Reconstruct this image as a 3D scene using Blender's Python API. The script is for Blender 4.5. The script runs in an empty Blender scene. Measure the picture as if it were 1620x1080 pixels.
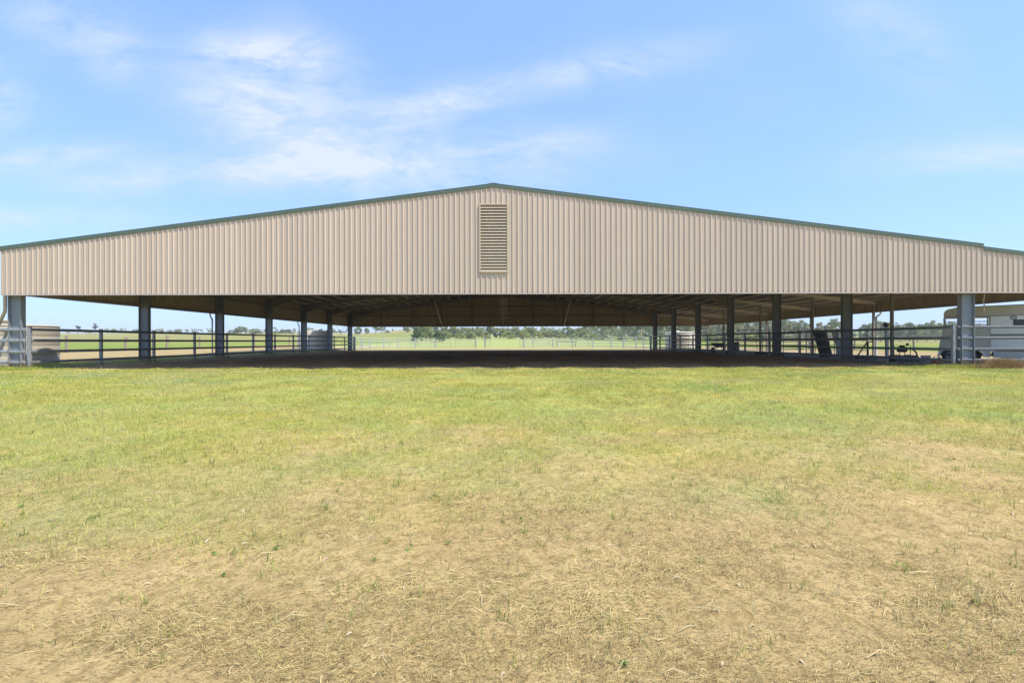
import bpy, math, random
import numpy as np
from mathutils import Vector, Matrix
R = math.radians
random.seed(7)
rng = np.random.default_rng(11)
scene = bpy.context.scene
col = scene.collection
CAMX, EYE = 0.645, 1.08

# ------------------------------------------------------------------ helpers
def tag(o, label=None, cat=None, group=None, kind=None):
    if label: o['label'] = label
    if cat: o['category'] = cat
    if group: o['group'] = group
    if kind: o['kind'] = kind
    return o

def empty(name, loc=(0, 0, 0), rz=0.0):
    o = bpy.data.objects.new(name, None)
    o.empty_display_size = 0.2
    o.location = loc
    o.rotation_euler = (0, 0, rz)
    col.objects.link(o)
    return o

class MB:
    """collects shapes for ONE mesh object"""
    def __init__(self):
        self.v, self.f, self.m, self.s = [], [], [], []
    def add(self, vs, fs, mi=0, smooth=False):
        b = len(self.v)
        self.v.extend([tuple(p) for p in vs])
        for f in fs:
            self.f.append(tuple(i + b for i in f)); self.m.append(mi); self.s.append(smooth)
    def box(self, x0, x1, y0, y1, z0, z1, mi=0):
        vs = [(x0,y0,z0),(x1,y0,z0),(x1,y1,z0),(x0,y1,z0),(x0,y0,z1),(x1,y0,z1),(x1,y1,z1),(x0,y1,z1)]
        self.add(vs, [(3,2,1,0),(4,5,6,7),(0,1,5,4),(1,2,6,5),(2,3,7,6),(3,0,4,7)], mi)
    def bbox(self, x0, x1, y0, y1, z0, z1, b=0.01, mi=0):
        """box with chamfered vertical and horizontal edges"""
        def ring(z, i):
            return [(x0+i+b*0,y0+i+b,z),(x0+i+b,y0+i,z),(x1-i-b,y0+i,z),(x1-i,y0+i+b,z),(x1-i,y1-i-b,z),(x1-i-b,y1-i,z),(x0+i+b,y1-i,z),(x0+i,y1-i-b,z)]
        rs = [ring(z0, b), ring(z0+b, 0), ring(z1-b, 0), ring(z1, b)]
        vs = sum(rs, []); fs = []
        for k in range(3):
            for j in range(8):
                a, c = k*8+j, k*8+(j+1) % 8
                fs.append((a, c, c+8, a+8))
        fs.append(tuple(range(7,-1,-1))); fs.append(tuple(range(24,32)))
        self.add(vs, fs, mi)
    def sweep(self, pts, sec, up=(0,0,1), mi=0, smooth=False, caps=True):
        """sweep a closed 2-D section (side, up) along a polyline"""
        pts = [Vector(p) for p in pts]; n = len(sec); vs = []; fs = []
        for i, p in enumerate(pts):
            if i == 0: t = pts[1]-pts[0]
            elif i == len(pts)-1: t = pts[-1]-pts[-2]
            else: t = (pts[i+1]-p).normalized() + (p-pts[i-1]).normalized()
            t.normalize()
            u = Vector(up)
            if abs(t.dot(u)) > 0.97: u = Vector((0,1,0)) if abs(t.y) < 0.9 else Vector((1,0,0))
            sd = t.cross(u).normalized(); uu = sd.cross(t).normalized()
            for (a, b) in sec: vs.append(p + sd*a + uu*b)
        for i in range(len(pts)-1):
            for j in range(n):
                a, c = i*n+j, i*n+(j+1) % n
                fs.append((a, c, c+n, a+n))
        self.add(vs, fs, mi, smooth)
        if caps:
            self.add(vs[:n], [tuple(range(n))], mi); self.add(vs[-n:], [tuple(range(n-1,-1,-1))], mi)
    def bar(self, p, q, w, h, up=(0,0,1), mi=0):
        self.sweep([p, q], [(-w/2,-h/2),(w/2,-h/2),(w/2,h/2),(-w/2,h/2)], up, mi)
    def tube(self, pts, r, n=10, mi=0, r2=None):
        r2 = r if r2 is None else r2
        self.sweep(pts, [(r*math.cos(2*math.pi*k/n), r2*math.sin(2*math.pi*k/n)) for k in range(n)], mi=mi, smooth=True)
    def ibeam(self, p, q, depth, width, up=(0,0,1), tf=0.016, tw=0.011, mi=0):
        d, w = depth/2, width/2
        sec = [(-w,-d),(w,-d),(w,-d+tf),(tw/2,-d+tf),(tw/2,d-tf),(w,d-tf),(w,d),(-w,d),(-w,d-tf),(-tw/2,d-tf),(-tw/2,-d+tf),(-w,-d+tf)]
        self.sweep([p, q], sec, up, mi, caps=False)
    def lathe(self, prof, cx, cy, n=40, mi=0, smooth=True, cap=True):
        vs, fs = [], []
        for (r, z) in prof:
            for k in range(n):
                a = 2*math.pi*k/n
                vs.append((cx+r*math.cos(a), cy+r*math.sin(a), z))
        for i in range(len(prof)-1):
            for k in range(n):
                a, c = i*n+k, i*n+(k+1) % n
                fs.append((a, c, c+n, a+n))
        self.add(vs, fs, mi, smooth)
        if cap:
            self.add(vs[-n:], [tuple(range(n))], mi)
    def prism(self, poly, axis, a0, a1, mi=0):
        """extrude a polygon: axis 'y' -> poly is (x,z); axis 'x' -> poly is (y,z); 'z' -> (x,y)"""
        def P(p, a):
            return {'y': (p[0], a, p[1]), 'x': (a, p[0], p[1]), 'z': (p[0], p[1], a)}[axis]
        n = len(poly)
        vs = [P(p, a0) for p in poly] + [P(p, a1) for p in poly]
        fs = [(i, (i+1) % n, (i+1) % n+n, i+n) for i in range(n)] + [tuple(range(n-1,-1,-1)), tuple(range(n, 2*n))]
        self.add(vs, fs, mi)
    def build(self, name, mats, parent=None, recalc=True):
        me = bpy.data.meshes.new(name)
        me.from_pydata(self.v, [], self.f)
        if not isinstance(mats, (list, tuple)): mats = [mats]
        for m in mats: me.materials.append(m)
        me.polygons.foreach_set('material_index', self.m)
        me.polygons.foreach_set('use_smooth', self.s)
        me.update()
        o = bpy.data.objects.new(name, me)
        col.objects.link(o)
        if parent is not None:
            o.parent = parent
            o.matrix_parent_inverse = Matrix.Identity(4)
            # geometry is given in world coordinates: bring it into the parent's frame
            mw = parent.matrix_basis.inverted()
            me.transform(mw)
        return o

def big_mesh(name, co, loops, sizes, mats, color=None, smooth=False):
    me = bpy.data.meshes.new(name)
    me.vertices.add(len(co)); me.vertices.foreach_set('co', co.astype(np.float32).ravel())
    me.loops.add(len(loops)); me.loops.foreach_set('vertex_index', loops.astype(np.int32))
    starts = np.concatenate([[0], np.cumsum(sizes)[:-1]]).astype(np.int32)
    me.polygons.add(len(sizes)); me.polygons.foreach_set('loop_start', starts)
    try: me.polygons.foreach_set('loop_total', sizes.astype(np.int32))
    except Exception: pass
    me.update(calc_edges=True)
    if smooth: me.polygons.foreach_set('use_smooth', np.ones(len(sizes), dtype=bool))
    if color is not None:
        at = me.color_attributes.new('tint', 'FLOAT_COLOR', 'POINT')
        c4 = np.ones((len(co), 4), np.float32); c4[:, :3] = color
        at.data.foreach_set('color', c4.ravel())
    for m in (mats if isinstance(mats, (list, tuple)) else [mats]): me.materials.append(m)
    me.validate()
    return me

# value noise shared by terrain and scattering
def vnoise(x, y, seed=0):
    x = np.asarray(x, float); y = np.asarray(y, float)
    xi, yi = np.floor(x).astype(np.int64), np.floor(y).astype(np.int64)
    fx, fy = x-xi, y-yi
    fx, fy = fx*fx*(3-2*fx), fy*fy*(3-2*fy)
    def h(a, b):
        n = (a*374761393 + b*668265263 + seed*974634777) & 0xFFFFFFFF
        n = ((n ^ (n >> 13))*1274126177) & 0xFFFFFFFF
        n = (n ^ (n >> 16)) & 0xFFFFFFFF
        return n/4294967295.0
    return (h(xi,yi)*(1-fx)+h(xi+1,yi)*fx)*(1-fy) + (h(xi,yi+1)*(1-fx)+h(xi+1,yi+1)*fx)*fy
def fbm(x, y, seed=0, octv=4):
    s, a, t = 0.0, 0.5, 0.0
    for k in range(octv):
        s = s + a*vnoise(np.asarray(x)*2**k, np.asarray(y)*2**k, seed+k); t += a; a *= 0.5
    return s/t
def sstep(a, b, x):
    t = np.clip((np.asarray(x, float)-a)/(b-a), 0, 1); return t*t*(3-2*t)

# ------------------------------------------------------------------ materials
class NT:
    def __init__(self, name):
        self.mat = bpy.data.materials.new(name); self.mat.use_nodes = True
        self.t = self.mat.node_tree; self.t.nodes.clear()
        self.out = self.n('ShaderNodeOutputMaterial')
    def n(self, typ, **kw):
        nd = self.t.nodes.new(typ)
        for k, v in kw.items(): setattr(nd, k, v)
        return nd
    def l(self, a, b): self.t.links.new(a, b)

def mixcol(T, fac, a, b, blend='MIX'):
    m = T.n('ShaderNodeMix', data_type='RGBA', blend_type=blend)
    for sock, v in ((m.inputs[0], fac), (m.inputs[6], a), (m.inputs[7], b)):
        if hasattr(v, 'links'): T.l(v, sock)
        elif isinstance(v, (int, float)): sock.default_value = v
        else: sock.default_value = (*v, 1) if len(v) == 3 else v
    return m.outputs[2]
def noise(T, vec, scale, detail=4, rough=0.55):
    n = T.n('ShaderNodeTexNoise'); n.inputs['Scale'].default_value = scale
    n.inputs['Detail'].default_value = detail; n.inputs['Roughness'].default_value = rough
    if vec is not None: T.l(vec, n.inputs['Vector'])
    return n.outputs['Fac']
def ramp(T, fac, a, b, c0=(0,0,0), c1=(1,1,1)):
    r = T.n('ShaderNodeValToRGB'); e = r.color_ramp.elements
    e[0].position, e[1].position = a, b
    e[0].color, e[1].color = (*c0, 1), (*c1, 1)
    T.l(fac, r.inputs[0]); return r.outputs[0]

def mat(name, c, rough=0.6, metal=0.0, var=0.12, scale=3.0, bump=0.0, bscale=40.0, dirt=None, dirt_amt=0.5, spec=0.5, stretch=None, splash=0.0):
    """painted / weathered surface: two noise scales in the colour, fine bump, stains"""
    T = NT(name); p = T.n('ShaderNodeBsdfPrincipled')
    tc = T.n('ShaderNodeTexCoord'); vec = tc.outputs['Object']
    if stretch:
        mp = T.n('ShaderNodeMapping'); mp.inputs['Scale'].default_value = stretch; T.l(vec, mp.inputs[0]); vec = mp.outputs[0]
    lo = tuple(max(0, x*(1-var)) for x in c); hi = tuple(min(1, x*(1+var)) for x in c)
    k = mixcol(T, ramp(T, noise(T, vec, scale), 0.3, 0.7), lo, hi)
    k = mixcol(T, 0.5, k, mixcol(T, ramp(T, noise(T, vec, scale*9), 0.35, 0.65), lo, hi))
    if dirt is not None:
        k = mixcol(T, mult(T, ramp(T, noise(T, vec, scale*0.7, 6, 0.7), 0.48, 0.72), dirt_amt), k, dirt)
    if splash:
        sx = T.n('ShaderNodeSeparateXYZ'); T.l(tc.outputs['Object'], sx.inputs[0])
        hgt = math2(T, 'SUBTRACT', math2(T, 'ADD', sx.outputs['Z'], 0.12), mult(T, noise(T, tc.outputs['Object'], 7, 6, 0.7), splash*1.6))
        k = mixcol(T, mult(T, ramp(T, hgt, 0.0, 0.16, (1,1,1), (0,0,0)), 0.8), k, (0.27, 0.19, 0.105))
    T.l(k, p.inputs['Base Color'])
    p.inputs['Metallic'].default_value = metal
    p.inputs['Specular IOR Level'].default_value = spec
    rr = T.n('ShaderNodeMapRange'); rr.inputs[3].default_value = max(0.05, rough-0.1); rr.inputs[4].default_value = min(1, rough+0.1)
    T.l(noise(T, vec, scale*4), rr.inputs[0]); T.l(rr.outputs[0], p.inputs['Roughness'])
    if bump:
        b = T.n('ShaderNodeBump'); b.inputs['Strength'].default_value = bump; b.inputs['Distance'].default_value = 0.01
        T.l(noise(T, vec, bscale, 6, 0.65), b.inputs['Height']); T.l(b.outputs[0], p.inputs['Normal'])
    T.l(p.outputs[0], T.out.inputs[0]); return T.mat
def mult(T, a, k):
    m = T.n('ShaderNodeMath', operation='MULTIPLY'); T.l(a, m.inputs[0])
    if hasattr(k, 'links'): T.l(k, m.inputs[1])
    else: m.inputs[1].default_value = k
    return m.outputs[0]
def math2(T, op, a, b=None):
    m = T.n('ShaderNodeMath', operation=op)
    for i, v in enumerate((a, b)):
        if v is None: continue
        if hasattr(v, 'links'): T.l(v, m.inputs[i])
        else: m.inputs[i].default_value = v
    return m.outputs[0]

def sheet_mat(name, front, back, along='X', var=0.045):
    """folded steel sheeting: paint on the face, thinner backing coat, each sheet a shade of its own, faint run-off streaks"""
    T = NT(name); p = T.n('ShaderNodeBsdfPrincipled')
    tc = T.n('ShaderNodeTexCoord'); sp = T.n('ShaderNodeSeparateXYZ'); T.l(tc.outputs['Object'], sp.inputs[0])
    idx = math2(T, 'FLOOR', math2(T, 'DIVIDE', sp.outputs[along], 0.8128))
    wn = T.n('ShaderNodeTexWhiteNoise', noise_dimensions='1D'); T.l(idx, wn.inputs['W'])
    k = mixcol(T, wn.outputs['Value'], tuple(x*(1-var) for x in front), tuple(x*(1+var) for x in front))
    mp = T.n('ShaderNodeMapping'); mp.inputs['Scale'].default_value = (5, 5, 0.35); T.l(tc.outputs['Object'], mp.inputs[0])
    k = mixcol(T, mult(T, ramp(T, noise(T, mp.outputs[0], 1.0, 6, 0.7), 0.45, 0.8), 0.28), k, tuple(x*0.72 for x in front))
    k = mixcol(T, mult(T, ramp(T, noise(T, tc.outputs['Object'], 0.5, 5, 0.6), 0.4, 0.75), 0.10), k, tuple(x*0.82 for x in front))
    bk = mixcol(T, ramp(T, noise(T, mp.outputs[0], 0.8, 6, 0.7), 0.35, 0.75), back, tuple(x*0.7 for x in back))
    g = T.n('ShaderNodeAttribute', attribute_name='inside')
    k = mixcol(T, g.outputs['Fac'], k, bk)
    T.l(k, p.inputs['Base Color']); p.inputs['Roughness'].default_value = 0.5; p.inputs['Specular IOR Level'].default_value = 0.35
    mo = T.n('ShaderNodeMapping'); mo.inputs['Scale'].default_value = (2.2, 2.2, 0.5); T.l(tc.outputs['Object'], mo.inputs[0])
    bp = T.n('ShaderNodeBump'); bp.inputs['Strength'].default_value = 1.0; bp.inputs['Distance'].default_value = 0.014
    T.l(math2(T, 'ADD', noise(T, mo.outputs[0], 1.0, 3, 0.5), mult(T, wn.outputs['Value'], 0.05)), bp.inputs['Height']); T.l(bp.outputs[0], p.inputs['Normal'])
    T.l(p.outputs[0], T.out.inputs[0]); return T.mat

M = {}
M['wall'] = sheet_mat('cream_sheet_steel', (0.580, 0.460, 0.358), (0.58, 0.46, 0.29))
M['wall_y'] = sheet_mat('cream_sheet_steel_side', (0.580, 0.460, 0.358), (0.58, 0.46, 0.29), along='Y')
M['roof'] = sheet_mat('roof_sheet_steel', (0.15, 0.23, 0.15), (0.27, 0.225, 0.165), along='Y')
M['green'] = mat('green_flashing_paint', (0.105, 0.15, 0.108), 0.5, var=0.10, scale=0.8)
M['cream'] = mat('cream_trim_paint', (0.50, 0.41, 0.34), 0.5, var=0.05, scale=1.2, dirt=(0.35,0.25,0.15), dirt_amt=0.25)
M['louvre'] = mat('louvre_cream_paint', (0.52, 0.42, 0.29), 0.5, var=0.06, scale=4)
M['rust'] = mat('rusty_screw', (0.20, 0.09, 0.04), 0.8)
M['column'] = mat('grey_column_paint', (0.205, 0.22, 0.24), 0.5, var=0.10, scale=1.3, bump=0.12, bscale=30, dirt=(0.34,0.34,0.33), dirt_amt=0.55, stretch=(3,3,0.8), splash=0.5)
M['rafter'] = mat('rafter_steel', (0.31, 0.27, 0.21), 0.6, var=0.12, scale=1.5)
M['purlin'] = mat('galvanised_purlin', (0.74, 0.66, 0.54), 0.45, metal=0.15, var=0.08, scale=2)
M['galv'] = mat('galvanised_rail', (0.36, 0.37, 0.385), 0.42, metal=0.35, var=0.16, scale=5, bump=0.06, bscale=60, dirt=(0.26,0.26,0.26), dirt_amt=0.5, splash=0.35)
M['galv_dk'] = mat('weathered_galvanised_rail', (0.235, 0.238, 0.245), 0.5, metal=0.3, var=0.15, scale=5, dirt=(0.16,0.15,0.13), dirt_amt=0.5)
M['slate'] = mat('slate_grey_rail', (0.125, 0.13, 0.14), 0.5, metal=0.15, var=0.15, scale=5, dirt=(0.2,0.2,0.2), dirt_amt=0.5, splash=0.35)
M['galv_lt'] = mat('bright_galvanised_rail', (0.50, 0.50, 0.50), 0.45, metal=0.2, var=0.08, scale=4)
M['pipe'] = mat('pvc_pipe', (0.62, 0.62, 0.61), 0.45, var=0.06)
M['pipe_dk'] = mat('grey_pipe', (0.20, 0.22, 0.24), 0.5, var=0.08)
M['tank_beige'] = mat('beige_tank_plastic', (0.44, 0.39, 0.315), 0.5, var=0.05, scale=1.2, dirt=(0.38,0.31,0.22), dirt_amt=0.35, stretch=(1,1,0.4))
M['tank_cream'] = mat('cream_tank_plastic', (0.72, 0.66, 0.54), 0.5, var=0.05, scale=1.2, dirt=(0.45,0.38,0.28), dirt_amt=0.35, stretch=(1,1,0.4))
M['dark'] = mat('dark_steel', (0.035, 0.033, 0.03), 0.55, var=0.25, scale=6, dirt=(0.10,0.07,0.05), dirt_amt=0.6)
M['rubber'] = mat('black_rubber', (0.022, 0.022, 0.022), 0.8, var=0.2, scale=5)
M['timber'] = mat('grey_timber', (0.30, 0.245, 0.195), 0.85, var=0.25, scale=6, bump=0.4, bscale=25, stretch=(4,4,0.6))
M['timber_dk'] = mat('dark_timber', (0.07, 0.058, 0.043), 0.85, var=0.35, scale=6, bump=0.3, bscale=25)
M['timber_gy'] = mat('weathered_slat_timber', (0.24, 0.22, 0.19), 0.85, var=0.2, scale=6, bump=0.3, bscale=25)
M['conc'] = mat('old_concrete', (0.31, 0.285, 0.24), 0.85, var=0.15, scale=1.5, bump=0.3, bscale=20, dirt=(0.17,0.13,0.085), dirt_amt=0.8)
M['white'] = mat('white_float_paint', (0.86, 0.85, 0.81), 0.4, var=0.03, scale=1.5, dirt=(0.5,0.46,0.38), dirt_amt=0.3)
M['putty'] = mat('putty_float_paint', (0.58, 0.54, 0.45), 0.45, var=0.05, scale=1.5, dirt=(0.36,0.32,0.24), dirt_amt=0.4)
M['checker'] = mat('checker_plate', (0.46, 0.46, 0.45), 0.4, metal=0.5, var=0.25, scale=22, bump=0.6, bscale=30)
M['glass'] = mat('dark_window_glass', (0.03, 0.032, 0.036), 0.12, var=0.1)
M['orange'] = mat('faded_orange_plastic', (0.42, 0.13, 0.035), 0.6, var=0.3, scale=12)
M['yellow'] = mat('yellow_plastic', (0.50, 0.33, 0.06), 0.5, var=0.12, scale=8)
M['rope'] = mat('tan_rope', (0.42, 0.28, 0.18), 0.9, var=0.3, scale=20)
M['drum'] = mat('tan_drum', (0.33, 0.27, 0.20), 0.6, var=0.15, scale=4)

def leaf_mat(name, c, trans=0.35, rough=0.6):
    """leaf material: per-leaf tint from the mesh, thin translucent faces"""
    T = NT(name)
    at = T.n('ShaderNodeAttribute', attribute_name='tint')
    k = mixcol(T, 1.0, at.outputs['Color'], c, 'MULTIPLY')
    d = T.n('ShaderNodeBsdfPrincipled'); T.l(k, d.inputs['Base Color'])
    d.inputs['Roughness'].default_value = rough; d.inputs['Specular IOR Level'].default_value = 0.25
    tr = T.n('ShaderNodeBsdfTranslucent'); T.l(k, tr.inputs['Color'])
    mx = T.n('ShaderNodeMixShader'); mx.inputs[0].default_value = trans
    T.l(d.outputs[0], mx.inputs[1]); T.l(tr.outputs[0], mx.inputs[2]); T.l(mx.outputs[0], T.out.inputs[0])
    return T.mat
M['grass'] = leaf_mat('grass_blades', (1, 1, 1), 0.4)
M['straw'] = leaf_mat('straw_fibres', (1, 1, 1), 0.15, 0.7)
M['leaf'] = leaf_mat('tree_leaves', (1, 1, 1), 0.3)
M['bark'] = mat('pale_bark', (0.36, 0.32, 0.27), 0.9, var=0.25, scale=3)
M['bark_dk'] = mat('grey_bark', (0.16, 0.135, 0.105), 0.9, var=0.25, scale=3)

# ------------------------------------------------------------------ terrain
AZ = np.array([-4000, 450, 520, 560, 660, 740, 1000, 1100, 1300, 1352, 1400, 6000], float)
DI = np.array([0, 20, 35, 50, 75, 100, 150, 200, 300, 450, 600, 1000, 2500], float)
L_ = [0, 0, .30, .42, .66, 1.0, 1.9, 3.1, 6.0, 10.2, 13.5, 20, 35]
L2 = [0, 0, .10, .14, .25, .5, 1.5, 2.8, 5.6, 10.2, 14, 22, 38]
H1 = [0, 0, 0, 0.0, 0.0, 0.1, .9, 2.3, 5.0, 9.3, 12.5, 19, 34]
H2 = [0, 0, 0, 0.0, 0.0, 0.1, .9, 2.3, 6.6, 13.7, 17.5, 26, 45]
C0 = [0, 0, 0, 0.0, 0.0, 0.1, .7, 1.6, 3.2, 9.0, 12, 18, 34]
C1 = [0, 0, 0, 0.0, 0.0, 0.1, .6, 1.3, 2.6, 5.0, 8, 14, 30]
R1 = [0, 0, 0, 0.0, 0.0, 0.1, .3, .3, .4, 3.0, 7, 12, 28]
R2 = [0, 0, 0, 0.05, .1, .15, .2, .2, .2, 6.5, 15.0, 20, 32]
R3 = [0, 0, 0, 0.05, .1, .15, .2, .2, .2, 3.5, 8, 14, 30]
TAB = np.array([L_, L_, L2, H1, H2, C0, C1, R1, R1, R2, R3, R3], float)
def terrain(x, y):
    x = np.asarray(x, float); y = np.asarray(y, float)
    yy = np.maximum(y, 1.0)
    a = np.clip(803 + 720*(x-CAMX)/yy, -3999, 5999)
    ai = np.clip(np.searchsorted(AZ, a)-1, 0, len(AZ)-2)
    at = (a-AZ[ai])/(AZ[ai+1]-AZ[ai]); at = at*at*(3-2*at)
    di = np.clip(np.searchsorted(DI, yy)-1, 0, len(DI)-2)
    dt = np.clip((yy-DI[di])/(DI[di+1]-DI[di]), 0, 1)
    z0 = TAB[ai, di]*(1-dt)+TAB[ai, di+1]*dt
    z1 = TAB[ai+1, di]*(1-dt)+TAB[ai+1, di+1]*dt
    z = z0*(1-at)+z1*at
    inside = (1-sstep(18.0, 21.0, np.abs(x))) * (1-sstep(80, 100, y))
    return z*(1-inside)

def grass_cover(x, y):
    """0 bare soil .. 1 full turf in front of the shed"""
    x = np.asarray(x, float); y = np.asarray(y, float)
    n1 = fbm(x*0.28+3, y*0.38+9, 21, 4)-0.5
    n2 = fbm(x*1.6, y*1.6, 31, 3)-0.5
    t = y + 3.2*n1 + 2.4*n2 - 0.02*x
    g = 0.68*sstep(2.5, 4.3, t) + 0.32*sstep(3.9, 5.8, t)
    return np.clip(g, 0, 1)

def bumps(x, y):
    near = 1-sstep(14, 30, np.hypot(x-CAMX, y))
    b = (fbm(x*0.45, y*0.6, 51, 3)-0.5)*0.10*sstep(1, 5, y)
    b = b*near + near*((fbm(x*3.1, y*3.1, 61, 4)-0.5)*0.036 + (fbm(x*11, y*11, 71, 3)-0.5)*0.026)
    ins = sstep(17, 19, y)*(1-sstep(17.4, 18.3, np.abs(x)))*(1-sstep(54, 57, y))
    b = b*(1-ins) + ins*((fbm(x*0.6+0.25*y, y*0.3, 81, 4)-0.5)*0.12 + 0.045*np.sin(x*3.4-y*0.9+3*fbm(x*.2, y*.2, 87))*fbm(x*.3, y*.3, 85))
    # trampled hay and soil heaped along the left column line
    b = b + 0.16*np.exp(-((x+18.75)/0.45)**2)*sstep(21, 25, y)*(1-sstep(53, 56, y))*fbm(x*2, y*0.9, 91, 4)
    return b

def axis(parts):
    out = []
    for a, b, s in parts: out.append(np.arange(a, b, s))
    return np.concatenate(out + [np.array([parts[-1][1]])])
def geo(a, b, s0, k):
    out = [a]; s = s0
    while out[-1] < b: out.append(out[-1]+s); s *= k
    return np.array(out)
xp = np.concatenate([np.arange(0, 5, 0.045), np.arange(5, 20, 0.2), np.arange(20, 46, 0.8), geo(46, 1500, 1.2, 1.09)])
xs = np.concatenate([-xp[:0:-1], xp])
ys = np.concatenate([-geo(0.5, 120, 1.0, 1.4)[::-1], np.arange(0, 1.2, 0.3), np.arange(1.2, 4.0, 0.03), np.arange(4.0, 6.5, 0.05), np.arange(6.5, 18, 0.13), np.arange(18, 60, 0.4), np.arange(60, 130, 2.0), geo(130, 2400, 4, 1.07)])
GX, GY = np.meshgrid(xs, ys)
ground_z = lambda x, y: terrain(x, y) + bumps(np.asarray(x, float), np.asarray(y, float))
GZ = ground_z(GX, GY)
gx, gy = GX.ravel(), GY.ravel()
# cover colours, by what grows or lies where
def lerp(a, b, t): return a*(1-t[:, None]) + np.asarray(b)*t[:, None]
SOIL = np.array((0.575, 0.415, 0.190)); TURF = np.array((0.43, 0.405, 0.115))
n_big = fbm(gx*0.05, gy*0.05, 5, 4); n_mid = fbm(gx*0.25, gy*0.25, 6, 4)
cc = np.tile(SOIL, (len(gx), 1))
cc = lerp(cc, TURF, grass_cover(gx, gy)**3.2)
wide = sstep(19.3, 20.6, np.abs(gx))*sstep(19, 24, gy)                 # yard beside the shed: worn pale soil
cc = lerp(cc, (0.43, 0.33, 0.165), wide)
back = sstep(55.8, 57.2, gy)                                           # behind the shed: short dry grass
cc = lerp(cc, (0.39, 0.36, 0.155), back*(1-wide)); 
cc = lerp(cc, (0.42, 0.34, 0.19), back*sstep(0.52, 0.62, n_mid)*0.8)
pad = sstep(78.5, 82, gy)
cc = lerp(cc, (0.40, 0.42, 0.145), pad)
lf = sstep(33.0, 35.5, -gx + 1.2*(n_mid-.5))*sstep(22, 26, gy)         # green strip beyond the timber posts
rf = sstep(39.5, 42, gx)*sstep(22, 26, gy)
cc = lerp(cc, (0.255, 0.305, 0.060), np.maximum(lf, rf))
gl = sstep(95, 108, gy + 6*(n_mid-.5))*np.maximum(sstep(0.30, 0.42, -gx/np.maximum(gy,1)), sstep(.46, .52, gx/np.maximum(gy, 1)))
cc = lerp(cc, (0.33, 0.30, 0.095), gl)
hill = sstep(150, 210, gy)*sstep(0.12, 0.2, -gx/np.maximum(gy, 1))*(1-sstep(.36, .46, -gx/np.maximum(gy, 1)))
cc = lerp(cc, (0.30, 0.31, 0.085), hill)
cc = lerp(cc, (0.42, 0.34, 0.17), hill*sstep(300, 400, gy))
cc = lerp(cc, (0.16, 0.24, 0.085), sstep(430, 520, gy)*sstep(.5, .6, gx/np.maximum(gy, 1)))
cc = cc*(0.88+0.24*n_big)[:, None]
ins = sstep(17.7, 18.5, gy + 1.5*(fbm(gx*0.6, gy*0.6, 14, 4)-.5))*(1-sstep(18.9, 19.5, np.abs(gx)+.3*(n_mid-.5)))*(1-sstep(55.9, 56.9, gy + .8*(n_mid-.5)))
cc = lerp(cc, (0.60, 0.39, 0.20), ins)
patch = 0.45+0.70*fbm(gx*0.35, gy*0.16, 15, 5)+0.50*fbm(gx*1.3+gy*0.35, gy*0.07, 16, 4)
cc = cc*(1-ins[:, None]) + cc*ins[:, None]*patch[:, None]                             # arena floor: brown soil and manure
cc = lerp(cc, (0.27, 0.21, 0.07), ins*sstep(18.0, 18.6, -gx)*0.6)
cvr = grass_cover(gx, gy)*(1-ins)*(1-sstep(18, 25, gy)) + 0.7*np.maximum.reduce([pad, lf, rf])
nx, ny = len(xs), len(ys)
ii = np.arange(nx*ny).reshape(ny, nx)
quads = np.stack([ii[:-1,:-1], ii[:-1,1:], ii[1:,1:], ii[1:,:-1]], -1).reshape(-1, 4)
def ground_material():
    T = NT('paddock_ground'); p = T.n('ShaderNodeBsdfPrincipled')
    tc = T.n('ShaderNodeTexCoord'); v = tc.outputs['Object']
    at = T.n('ShaderNodeAttribute', attribute_name='tint')
    cv = T.n('ShaderNodeAttribute', attribute_name='cover')
    base = at.outputs['Color']
    # clods, dust and trodden thatch; fine dark specks: dry grass and painted-in shadow
    k = mixcol(T, ramp(T, noise(T, v, 1.7, 8, 0.7), 0.35, 0.7), mixcol(T, 1.0, base, (0.84,0.83,0.80), 'MULTIPLY'), mixcol(T, 1.0, base, (1.13,1.13,1.14), 'MULTIPLY'))
    k = mixcol(T, mult(T, ramp(T, noise(T, v, 4.5, 8, 0.72), 0.50, 0.64), 0.30), k, mixcol(T, 1.0, base, (0.66,0.64,0.58), 'MULTIPLY'))
    k = mixcol(T, mult(T, ramp(T, noise(T, v, 14, 8, 0.75), 0.48, 0.58), 0.60), k, mixcol(T, 1.0, base, (0.50,0.465,0.40), 'MULTIPLY'))
    mp = T.n('ShaderNodeMapping'); mp.inputs['Scale'].default_value = (1, 2.6, 1); mp.inputs['Rotation'].default_value = (0, 0, 0.35); T.l(v, mp.inputs[0])
    k = mixcol(T, mult(T, ramp(T, noise(T, mp.outputs[0], 46, 6, 0.7), 0.53, 0.60), 0.8), k, mixcol(T, 1.0, base, (0.36,0.32,0.26), 'MULTIPLY'))
    # greener and yellower patches where it is turf
    g1 = ramp(T, noise(T, v, 0.55, 5, 0.6), 0.36, 0.66)
    k2 = mixcol(T, g1, mixcol(T, 1.0, k, (0.80,0.98,0.95), 'MULTIPLY'), mixcol(T, 1.0, k, (1.13,1.05,0.95), 'MULTIPLY'))
    k = mixcol(T, cv.outputs['Fac'], k, k2)
    T.l(k, p.inputs['Base Color']); p.inputs['Roughness'].default_value = 0.95; p.inputs['Specular IOR Level'].default_value = 0.1
    b = T.n('ShaderNodeBump'); b.inputs['Strength'].default_value = 1.0; b.inputs['Distance'].default_value = 0.035
    hsum = math2(T, 'ADD', mult(T, noise(T, v, 9, 8, 0.7), 1.0), mult(T, noise(T, mp.outputs[0], 55, 5, 0.7), 0.35))
    T.l(hsum, b.inputs['Height']); T.l(b.outputs[0], p.inputs['Normal'])
    T.l(p.outputs[0], T.out.inputs[0]); return T.mat
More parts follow.
